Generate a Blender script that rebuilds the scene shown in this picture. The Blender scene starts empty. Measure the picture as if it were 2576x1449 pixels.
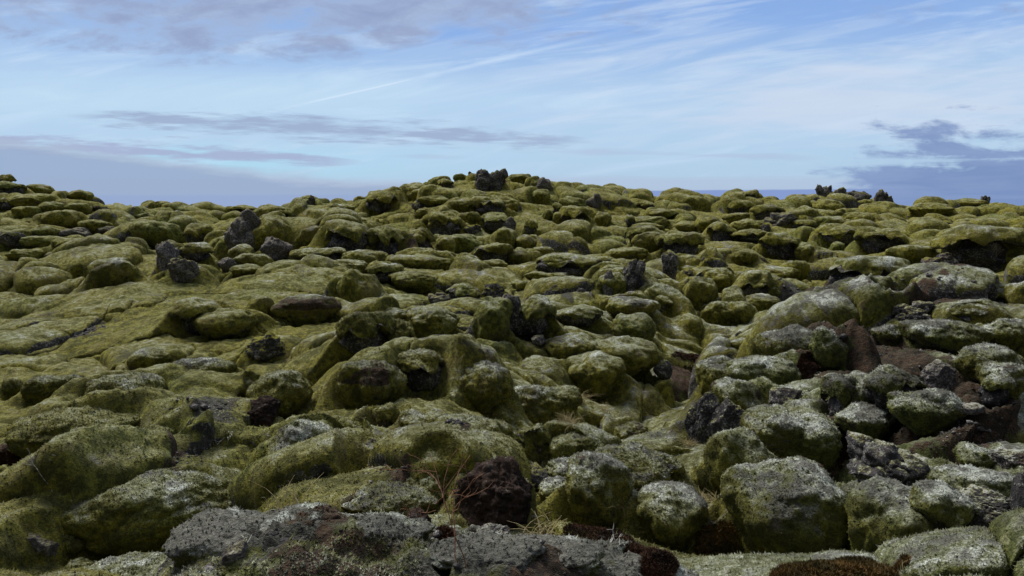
import bpy, bmesh, math, random
import numpy as np
from mathutils import Vector

# ------------------------------------------------------------------ camera, sky, sun, exposure
SC = bpy.context.scene
COL = SC.collection
F, CX, CY, HY = 1900.0, 1288.0, 724.5, 540.0      # lens and horizon, on a 2576 wide picture
PITCH = math.atan((CY - HY) / F)
CP, SP = math.cos(PITCH), math.sin(PITCH)
CAMZ = 3.6
cam = bpy.data.cameras.new("camera")
cam.sensor_width = 36.0
cam.lens = 36.0 * F / 2576.0
cam.clip_start = 0.05
cam.clip_end = 6000
camo = bpy.data.objects.new("camera", cam)
COL.objects.link(camo)
camo.location = (0, 0, CAMZ)
camo.rotation_euler = (math.radians(90) - PITCH, 0, 0)
SC.camera = camo
SC.view_settings.view_transform = 'Standard'
SC.view_settings.look = 'None'
SC.view_settings.exposure = 0.0
SC.view_settings.gamma = 1.0
SC.view_settings.use_curve_mapping = False
SC.cycles.max_bounces = 5
SC.cycles.diffuse_bounces = 3
SUN_EL, SUN_AZ = 56.0, -42.0                     # degrees; azimuth from the viewing direction, left is negative


class X:
    """a node socket with arithmetic"""
    def __init__(s, nt, v): s.nt, s.v = nt, v
    def _m(s, op, *a, clamp=False):
        n = s.nt.nodes.new('ShaderNodeMath'); n.operation = op; n.use_clamp = clamp
        for i, q in enumerate((s,) + a):
            q = q.v if isinstance(q, X) else q
            if isinstance(q, (int, float)): n.inputs[i].default_value = q
            else: s.nt.links.new(q, n.inputs[i])
        return X(s.nt, n.outputs[0])
    def __add__(s, o): return s._m('ADD', o)
    def __radd__(s, o): return s._m('ADD', o)
    def __sub__(s, o): return s._m('SUBTRACT', o)
    def __rsub__(s, o): return X(s.nt, o)._m('SUBTRACT', s)
    def __mul__(s, o): return s._m('MULTIPLY', o)
    def __rmul__(s, o): return s._m('MULTIPLY', o)
    def __truediv__(s, o): return s._m('DIVIDE', o)
    def max(s, o): return s._m('MAXIMUM', o)
    def min(s, o): return s._m('MINIMUM', o)
    def abs(s): return s._m('ABSOLUTE')
    def pow(s, o): return s._m('POWER', o)
    def clamp(s): return s._m('ADD', 0.0, clamp=True)
    def step(s, a, b):
        n = s.nt.nodes.new('ShaderNodeMapRange'); n.interpolation_type = 'SMOOTHSTEP'
        s.nt.links.new(s.v, n.inputs[0])
        for i, q in ((1, a), (2, b)):
            if isinstance(q, X): s.nt.links.new(q.v, n.inputs[i])
            else: n.inputs[i].default_value = q
        if not isinstance(a, X) and not isinstance(b, X) and a > b:
            n.inputs[1].default_value, n.inputs[2].default_value = b, a
            n.inputs[3].default_value, n.inputs[4].default_value = 1.0, 0.0
        return X(s.nt, n.outputs[0])


def combine(nt, x, y, z):
    n = nt.nodes.new('ShaderNodeCombineXYZ')
    for i, q in enumerate((x, y, z)):
        if isinstance(q, X): nt.links.new(q.v, n.inputs[i])
        else: n.inputs[i].default_value = q
    return n.outputs[0]


def noise(nt, vec, scale, detail=3.0, rough=0.55, dist=0.0):
    n = nt.nodes.new('ShaderNodeTexNoise')
    n.inputs['Scale'].default_value = scale
    n.inputs['Detail'].default_value = detail
    n.inputs['Roughness'].default_value = rough
    n.inputs['Distortion'].default_value = dist
    nt.links.new(vec, n.inputs['Vector'])
    return X(nt, n.outputs['Fac'])


def mixc(nt, fac, a, b, mode='MIX'):
    n = nt.nodes.new('ShaderNodeMix'); n.data_type = 'RGBA'; n.blend_type = mode
    for sock, q in ((n.inputs[0], fac), (n.inputs[6], a), (n.inputs[7], b)):
        if isinstance(q, X): nt.links.new(q.v, sock)
        elif isinstance(q, bpy.types.NodeSocket): nt.links.new(q, sock)
        elif isinstance(q, (int, float)): sock.default_value = q
        else: sock.default_value = (*q, 1.0)
    return n.outputs[2]


def lin(r, g, b):
    return tuple(((c / 255.0 + 0.055) / 1.055) ** 2.4 if c > 10 else c / 255.0 / 12.92 for c in (r, g, b))


def make_world():
    w = bpy.data.worlds.new("World"); SC.world = w; w.use_nodes = True
    nt = w.node_tree; nt.nodes.clear()
    out = nt.nodes.new('ShaderNodeOutputWorld')
    bg = nt.nodes.new('ShaderNodeBackground')
    sky = nt.nodes.new('ShaderNodeTexSky'); sky.sky_type = 'NISHITA'; sky.sun_disc = False
    sky.sun_elevation = math.radians(SUN_EL); sky.sun_rotation = math.radians(SUN_AZ)
    sky.air_density = 1.0; sky.dust_density = 0.6
    tc = nt.nodes.new('ShaderNodeTexCoord'); sp = nt.nodes.new('ShaderNodeSeparateXYZ')
    nt.links.new(tc.outputs['Generated'], sp.inputs[0])
    dx, dy, dz = (X(nt, sp.outputs[i]) for i in range(3))
    ay = (dy.abs()).max(0.02)
    az = dx / ay                       # tangent of the bearing
    el = (dz / ((dx * dx + dy * dy).pow(0.5).max(0.05))) * 1.0
    # bearing and elevation written on the 2576 wide scale of the lens
    px = az * F + CX
    py = HY - (dz / ay) * F
    # soft base gradient by elevation
    ramp = nt.nodes.new('ShaderNodeValToRGB')
    cr = ramp.color_ramp; cr.interpolation = 'B_SPLINE'
    stops = [(0.0, (160, 182, 218)), (0.06, (172, 203, 230)), (0.13, (178, 209, 238)), (0.30, (186, 214, 243)),
             (0.40, (160, 194, 238)), (0.56, (128, 168, 232)), (0.75, (140, 174, 228)), (1.0, (206, 216, 232))]
    while len(cr.elements) < len(stops): cr.elements.new(0.5)
    for e, (p, c) in zip(cr.elements, stops):
        e.position = p; e.color = (*lin(*c), 1)
    nt.links.new((el / 0.5).clamp().v, ramp.inputs[0])
    col = mixc(nt, 0.12, ramp.outputs[0], mixc(nt, 1.0, sky.outputs[0], (0.09, 0.09, 0.09), 'MULTIPLY'))
    # clouds lie on a plane overhead, so they crowd together towards the horizon
    plane = combine(nt, dx / (dz.max(0.0) + 0.09), dy / (dz.max(0.0) + 0.09), 0.0)
    streak = combine(nt, px * 0.0013, py * 0.011, 0.3)          # long thin bands
    puff = combine(nt, px * 0.0045, py * 0.012, 1.7)
    wisp = combine(nt, px * 0.0011 + py * 0.0014, py * 0.006 + px * 0.0006, 4.2)
    n_st = noise(nt, streak, 2.2, 6, 0.6, 0.4)
    n_pf = noise(nt, puff, 1.5, 7, 0.6, 0.3)
    n_ws = noise(nt, wisp, 3.0, 7, 0.58, 0.6)
    n_pl = noise(nt, plane, 0.8, 6, 0.6, 0.5)
    n_big = noise(nt, combine(nt, px * 0.0011, py * 0.0022, 9.1), 1.6, 3, 0.5)
    # deep blue gaps
    gap = (1.0 - ((px - 1330) / 430).abs().pow(2.0) - ((py - 100) / 42).abs().pow(2.0) + (n_ws - 0.5) * 3.0).step(0.0, 1.6)
    gap2 = (1.0 - ((px - 2150) / 700).abs().pow(2.0) - ((py - 60) / 90).abs().pow(2.0) + (n_ws - 0.5) * 3.0).step(0.0, 2.0)
    col = mixc(nt, (gap * 0.75).max(gap2 * 0.55), col, lin(122, 165, 232))
    # cyan clear slot low down on the left
    slot = (py.step(350, 400) * py.step(470, 425)) * px.step(1500, 300)
    col = mixc(nt, slot * 0.8, col, lin(172, 220, 242))
    # white veils
    veil = n_ws.step(0.47, 0.72) * py.step(520, 380)
    veilr = (1.0 - ((px - 2250) / 620).abs().pow(2.0) - ((py - 255) / 120).abs().pow(2.0) + (n_st - 0.5) * 2.6).step(-0.1, 1.2)
    veill = (1.0 - ((px - 500) / 1000).abs().pow(2.0) - ((py - 250) / 75).abs().pow(2.0) + (n_ws - 0.5) * 2.0).step(-0.2, 1.2)
    col = mixc(nt, veil * 0.6, col, lin(200, 222, 246))
    col = mixc(nt, veilr * 0.75, col, lin(206, 219, 238))
    col = mixc(nt, veill * 0.6, col, lin(198, 226, 246))
    fine = noise(nt, combine(nt, px * 0.0018 + py * 0.002, py * 0.014 + px * 0.0022, 6.6), 1.5, 7, 0.55, 0.8)
    col = mixc(nt, fine.step(0.42, 0.74) * px.step(700, 1700) * py.step(420, 330) * 0.6, col, lin(206, 222, 242))
    # grey lilac broken cloud high on the left, thin on the right
    hi = py.step(230, 40) * (px.step(2000, 700) * 0.55 + 0.32)
    broken = (n_pf * 0.6 + n_pl * 0.25 + n_big * 0.35 + hi * 0.35).step(0.70, 0.90) * py.step(250, 120)
    col = mixc(nt, broken * 0.85, col, mixc(nt, n_pf.step(0.4, 0.7), lin(164, 182, 214), lin(148, 162, 196)))
    # lens shaped streaky band
    def band(x0, x1, y0, y1, half, soft, noi, amt, c, col):
        t = ((px - x0) / (x1 - x0)).clamp()
        mid = t * (y1 - y0) + y0
        env = (t * (1.0 - t) * 4.0).pow(0.6)
        d = ((py - mid) / (env * half + 1.0)).abs()
        m = (1.0 - d + (noi - 0.5) * 3.2).step(0.0, soft) * px.step(x0 - 30, x0 + 160) * px.step(x1 + 30, x1 - 160)
        return mixc(nt, m * amt, col, c)
    ripple = noise(nt, combine(nt, px * 0.008 + py * 0.004, py * 0.07 - px * 0.002, 0.8), 1.0, 5, 0.6)
    col = band(180, 1500, 296, 362, 40, 1.1, ripple, 0.9, lin(158, 176, 206), col)
    col = band(-300, 930, 345, 412, 28, 1.0, ripple, 0.9, lin(166, 178, 210), col)
    col = band(1350, 2080, 382, 402, 14, 1.0, n_st, 0.6, lin(176, 194, 222), col)
    col = band(960, 1200, 396, 398, 8, 1.0, n_st, 0.5, lin(172, 188, 218), col)
    # low bank on the left
    edge = (px.max(-400) - 400).max(0.0) * 0.052 + (px.step(700, -100) * -75.0) + 425
    bank = (py - edge + (n_st - 0.5) * 60 + (n_pf - 0.5) * 20).step(-14, 16) * px.step(1750, 1150)
    rimc = (py - edge + (n_st - 0.5) * 60 + (n_pf - 0.5) * 20).step(4, 26)
    col = mixc(nt, bank * 0.92, col, mixc(nt, rimc, lin(174, 189, 213), lin(155, 174, 205)))
    col = mixc(nt, (py + (n_st - 0.5) * 14).step(486, 496) * px.step(1500, 700) * 0.9, col, lin(150, 170, 209))
    # pale lilac veil over the horizon in the middle and a thin blue line of distant cloud
    col = mixc(nt, (py + (n_st - 0.5) * 16).step(440, 456) * px.step(1000, 1400) * px.step(2600, 1900) * 0.55, col, lin(178, 192, 218))
    col = mixc(nt, (py + px * 0.007 + (n_st - 0.5) * 8).step(490, 494) * px.step(1400, 1600), col, lin(134, 156, 206))
    # dark blue bank on the right
    dk = (px - 2140) * 0.20 + (py - 440) * 0.55
    m = ((px - 2170) / 150).min((py - 300) / 55) + (n_pf - 0.5) * 5.0 + (n_st - 0.5) * 4.0 - 0.35
    hole = (1.0 - ((py - 404 + (px - 2400) * 0.02) / 12).abs() + (n_pf - 0.5) * 3.5).step(0.1, 1.1)
    low = ((px - 2120) / 60).min((py - 425 + (px - 2300).max(0.0) * 0.09) / 22) + (n_pf - 0.5) * 3.5
    m2 = (m.step(-0.25, 1.0) * (1.0 - hole * 0.85)).max(low.step(-0.1, 0.9))
    col = mixc(nt, m2 * 0.95, col, mixc(nt, n_st.step(0.35, 0.7), lin(120, 144, 190), lin(136, 158, 200)))
    # contrail
    t = (px - 740) / 280
    ln = 275 - (px - 740) * 0.222
    wdt = 3.2 + t.abs() * 0.6
    tr = (1.0 - ((py - ln) / wdt).abs()).clamp() * px.step(735, 850) * px.step(1085, 985)
    tr2 = (1.0 - ((py - ln) / 9).abs() + (n_pf - 0.5) * 2).clamp() * px.step(1000, 1100) * px.step(1650, 1300) * 0.5
    col = mixc(nt, (tr.max(tr2)) * dy.step(0.0, 0.01) * 0.8, col, lin(216, 234, 252))
    # unseen overhead cloud, added and toned to shape light on tops and sides
    over = (dz).step(0.32, 0.75)
    col = mixc(nt, over, col, mixc(nt, n_pl.step(0.3, 0.7), (0.52, 0.57, 0.68), (0.72, 0.75, 0.84)))
    # unseen dark sky added behind the viewer to dim camera-facing sides
    col = mixc(nt, dy.step(0.25, -0.25) * dz.step(1.0, 0.62) * 0.9, col, (0.045, 0.052, 0.075))
    below = dz.step(0.0, -0.05)
    col = mixc(nt, below, col, (0.05, 0.055, 0.04))
    nt.links.new(col, bg.inputs['Color'])
    bg.inputs['Strength'].default_value = 1.0
    nt.links.new(bg.outputs[0], out.inputs[0])


make_world()
sl = bpy.data.lights.new("sun", 'SUN'); sl.energy = 4.6; sl.angle = math.radians(22); sl.color = (1.0, 0.95, 0.86)
so = bpy.data.objects.new("sun", sl); COL.objects.link(so)
_a, _e = math.radians(SUN_AZ), math.radians(SUN_EL)
sdir = Vector((math.sin(_a) * math.cos(_e), math.cos(_a) * math.cos(_e), math.sin(_e)))
so.rotation_euler = sdir.to_track_quat('Z', 'Y').to_euler()

# ------------------------------------------------------------------ numbers: noise, terrain function, rays
def _h(ix, iy, iz, s):
    h = (ix.astype(np.int64) * 374761393 + iy.astype(np.int64) * 668265263 + iz.astype(np.int64) * 2147483647 + s * 974634777) & 0xFFFFFFFF
    h = ((h ^ (h >> 13)) * 1274126177) & 0xFFFFFFFF
    h = ((h ^ (h >> 16)) * 2246822519) & 0xFFFFFFFF
    return h ^ (h >> 15)


def hash01(ix, iy, iz=0, s=0):
    iz = np.zeros_like(ix) + iz
    return (_h(ix, iy, iz, s) & 0xFFFFFF) / float(0xFFFFFF)


_G = np.random.RandomState(3).normal(size=(256, 3)); _G /= np.linalg.norm(_G, axis=1)[:, None]


def perlin(P, s=0):
    """gradient noise at N x 3 points, about -0.6 to 0.6"""
    Q = np.floor(P); f = P - Q; I = Q.astype(np.int64)
    u = f * f * f * (f * (f * 6 - 15) + 10)
    r = 0.0
    for cx in (0, 1):
        wx = u[:, 0] if cx else 1 - u[:, 0]
        for cy in (0, 1):
            wy = u[:, 1] if cy else 1 - u[:, 1]
            for cz in (0, 1):
                wz = u[:, 2] if cz else 1 - u[:, 2]
                g = _G[_h(I[:, 0] + cx, I[:, 1] + cy, I[:, 2] + cz, s) & 255]
                d = g[:, 0] * (f[:, 0] - cx) + g[:, 1] * (f[:, 1] - cy) + g[:, 2] * (f[:, 2] - cz)
                r = r + wx * wy * wz * d
    return r


def fbm(P, oct=3, s=0, gain=0.5, lac=2.03):
    r = 0; a = 1.0
    for k in range(oct):
        r = r + a * perlin(P * lac ** k, s + 17 * k); a *= gain
    return r


# profile of the land: for bearings (picture x) a list of (distance ahead, picture y of the ground there)
PROF = {
 0: [(3,1650),(5,1560),(7,1440),(9,1300),(12,1120),(15,1000),(19,880),(24,760),(27,690),(29.5,664),(31,690),(33,745),(37,705),(40,655),(43,590),(46,545),(49,505),(52,474),(60,490),(100,520),(200,533)],
 250: [(3,1640),(5,1540),(7,1430),(9,1290),(12,1110),(15,990),(19,870),(24,750),(27,690),(29.5,655),(31,680),(33,730),(37,690),(41,640),(45,585),(49,540),(53,508),(60,510),(80,518),(200,533)],
 450: [(3,1500),(3.7,1400),(4.2,1350),(4.6,1540),(5.2,1590),(7,1420),(9,1265),(12,1080),(15,965),(19,850),(24,740),(26,690),(28.5,628),(30,650),(33,665),(37,640),(42,595),(50,558),(60,540),(70,538),(200,538)],
 700: [(3,1480),(3.8,1340),(4.4,1290),(4.8,1450),(5.5,1480),(7,1340),(9,1210),(12,1050),(15,945),(19,835),(24,740),(30,665),(37,612),(45,576),(55,552),(65,538),(100,538),(200,535)],
 900: [(3,1500),(3.8,1360),(4.4,1300),(4.8,1450),(5.4,1460),(7,1325),(9,1200),(12,1045),(15,930),(19,820),(24,735),(30,670),(37,625),(42,590),(46,545),(50,525),(57,515),(70,520),(200,535)],
 1200: [(3,1520),(3.8,1380),(4.6,1315),(5.0,1390),(5.6,1405),(7,1300),(9,1180),(12,1085),(15,945),(19,822),(24,742),(30,668),(36,645),(39,625),(42,575),(45,525),(48,480),(51,455),(56,452),(70,480),(100,510),(200,535)],
 1400: [(3,1560),(3.8,1430),(4.6,1380),(5.0,1440),(5.6,1450),(7,1300),(9,1190),(12,1095),(14,1040),(16,962),(19,852),(24,747),(30,672),(37,652),(40,610),(43,560),(46,510),(49,480),(52,465),(57,464),(72,485),(200,535)],
 1600: [(3,1600),(3.8,1480),(4.6,1435),(5.0,1480),(5.8,1440),(7,1335),(9,1205),(12,1105),(14,1015),(16,962),(19,872),(24,762),(30,682),(37,632),(42,600),(46,565),(51,530),(56,500),(65,492),(80,494),(200,530)],
 1800: [(3,1640),(4,1560),(5,1510),(6,1465),(7,1380),(7.8,1330),(9,1205),(11,1085),(14,985),(17,902),(20,850),(24,782),(30,692),(37,628),(45,578),(55,530),(65,503),(75,500),(200,530)],
 2050: [(3,1660),(4,1560),(5,1505),(6,1455),(6.8,1370),(7.6,1290),(9,1150),(11,1030),(13,930),(16,860),(20,792),(25,752),(30,692),(37,625),(45,580),(55,535),(65,508),(75,503),(200,530)],
 2300: [(3,1620),(4,1510),(5,1440),(6,1380),(7.5,1210),(9,1065),(11,945),(13,862),(16,802),(20,737),(25,692),(30,652),(37,605),(45,572),(55,540),(65,522),(200,533)],
 2576: [(3,1540),(4,1410),(5,1330),(6,1265),(7.5,1130),(9,1020),(11,905),(13,832),(16,772),(20,712),(25,667),(30,622),(37,588),(45,562),(52,524),(60,522),(200,533)],
}
_NX, _NR = 260, 240
_GX = np.linspace(-700, 3300, _NX)
_GR = np.linspace(math.log(3.0), math.log(200.0), _NR)
def _build_tab():
    xs = sorted(PROF)
    T = np.array([np.interp(_GR, [math.log(d) for d, _ in PROF[x]], [y for _, y in PROF[x]]) for x in xs])
    # heights, not picture rows, are blended between bearings
    full = np.array([np.interp(_GX, xs, T[:, j]) for j in range(_NR)]).T
    k = np.exp(-0.5 * (np.arange(-9, 10) / 4.0) ** 2); k /= k.sum()
    pad = np.pad(full, ((9, 9), (0, 0)), mode='edge')
    full = sum(k[i] * pad[i:i + _NX] for i in range(19))
    k = np.exp(-0.5 * (np.arange(-4, 5) / 1.3) ** 2); k /= k.sum()
    pad = np.pad(full, ((0, 0), (4, 4)), mode='edge')
    return sum(k[i] * pad[:, i:i + _NR] for i in range(9))
_TAB = _build_tab()


def _look(px, lr):
    i = np.clip((px - _GX[0]) / (_GX[1] - _GX[0]), 0, _NX - 1.001); j = np.clip((lr - _GR[0]) / (_GR[1] - _GR[0]), 0, _NR - 1.001)
    a = i.astype(int); b = j.astype(int); u = i - a; v = j - b
    return (_TAB[a, b] * (1 - u) * (1 - v) + _TAB[a + 1, b] * u * (1 - v) + _TAB[a, b + 1] * (1 - u) * v + _TAB[a + 1, b + 1] * u * v)


_HUMP = []
def base_z(x, y):
    """height of the smooth land at world x, y"""
    x = np.asarray(x, float); y = np.asarray(y, float)
    th = np.arctan2(x, y); r = np.hypot(x, y)
    tc = np.clip(th, -0.80, 0.80)
    Y = np.maximum(r * np.cos(tc), 3.0); a = np.tan(tc)
    lr = np.log(np.minimum(Y, 200.0))
    v = np.zeros_like(Y) - 0.1
    for _ in range(3):
        px = CX + F * a * (CP + v * SP)
        v = (CY - _look(px, lr)) / F
    z = CAMZ + Y * (-SP + v * CP) / (CP + v * SP)
    zf = CAMZ - 1.7
    w = np.clip((np.abs(th) - 0.85) / 1.6, 0, 1); w = w * w * (3 - 2 * w)
    z = z * (1 - w) + zf * w
    far = np.clip((r - 180) / 200, 0, 1)
    z = z * (1 - far) + (CAMZ - 1.0) * far
    for hx, hy, hr, hh in _HUMP:
        q = ((x - hx) ** 2 + (y - hy) ** 2) / hr ** 2
        z = z + hh * np.exp(-q)
    return z


def ray(px, py):
    u, v = (px - CX) / F, (CY - py) / F
    return np.array([u, CP + v * SP, -SP + v * CP])


def hit(px, py, dmin=2.5, dmax=110.0):
    """first point of the land seen through picture point px, py (2576 wide scale)"""
    d = ray(px, py)
    t = np.exp(np.linspace(math.log(dmin), math.log(dmax), 1500)) / d[1]
    P = d[None, :] * t[:, None]; P[:, 2] += CAMZ
    g = base_z(P[:, 0], P[:, 1])
    k = np.nonzero(P[:, 2] <= g)[0]
    i = k[0] if len(k) else int(np.argmin(P[:, 2] - g))
    return P[i].copy()


# broad swells and hollows of the lava field: picture point, radius and height in metres
for _px, _py, _r, _hh in [(1310, 840, 2.6, 0.3), (560, 770, 4.5, 0.7), (250, 1130, 1.9, 0.35), (930, 960, 1.8, 0.5), (1950, 960, 1.8, 0.45), (2330, 1010, 1.7, 0.4), (1560, 720, 2.6, 0.7),
                          (1740, 650, 3.2, 0.9), (2250, 750, 2.6, 0.6), (860, 640, 3.2, 1.0), (650, 620, 3.0, 0.9), (1180, 1010, 1.7, 0.4), (1120, 560, 4.0, 0.9), (1950, 590, 4.0, 0.9), (2420, 640, 3.0, 0.8),
                          (1500, 1060, 1.5, -0.75), (1590, 960, 1.5, -0.65), (1720, 870, 1.8, -0.6), (1860, 790, 2.4, -0.7), (1400, 690, 3.6, -0.6), (1000, 740, 2.8, -0.5), (1880, 660, 2.5, -0.6),
                          (1000, 600, 2.5, -0.6), (480, 690, 2.0, -0.5), (330, 1385, 0.9, -0.45), (720, 1180, 1.0, -0.35), (2120, 1120, 0.9, -0.3)]:
    _p = hit(_px, _py); _HUMP.append((_p[0], _p[1], _r, _hh))

# picture frames the lists below are written in: (x offset, y offset, scale) to the 2576 wide scale
ZONE = {'D': (0, 0, 1.0)}
for k, (x0, y0) in {'R1': (0, 600), 'R2': (1344, 600), 'R3': (2688, 600), 'R4': (0, 1200), 'R5': (1344, 1100), 'R6': (2688, 1200), 'R7': (0, 1600), 'R8': (1344, 1600), 'R9': (2688, 1600)}.items():
    ZONE[k] = (x0 / 1.5652, y0 / 1.5652, 1 / (1.9167 * 1.5652))
for k, x0 in {'S1': 0, 'S2': 800, 'S3': 1600, 'S4': 2400}.items():
    ZONE[k] = (x0 / 1.5652, 650 / 1.5652, 1 / (3.22 * 1.5652))
ZONE['S5'] = (3200 / 1.5652, 650 / 1.5652, 1 / (3.096 * 1.5652))


def zp(z, x, y):
    a, b, s = ZONE[z]
    return a + x * s, b + y * s

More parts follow.
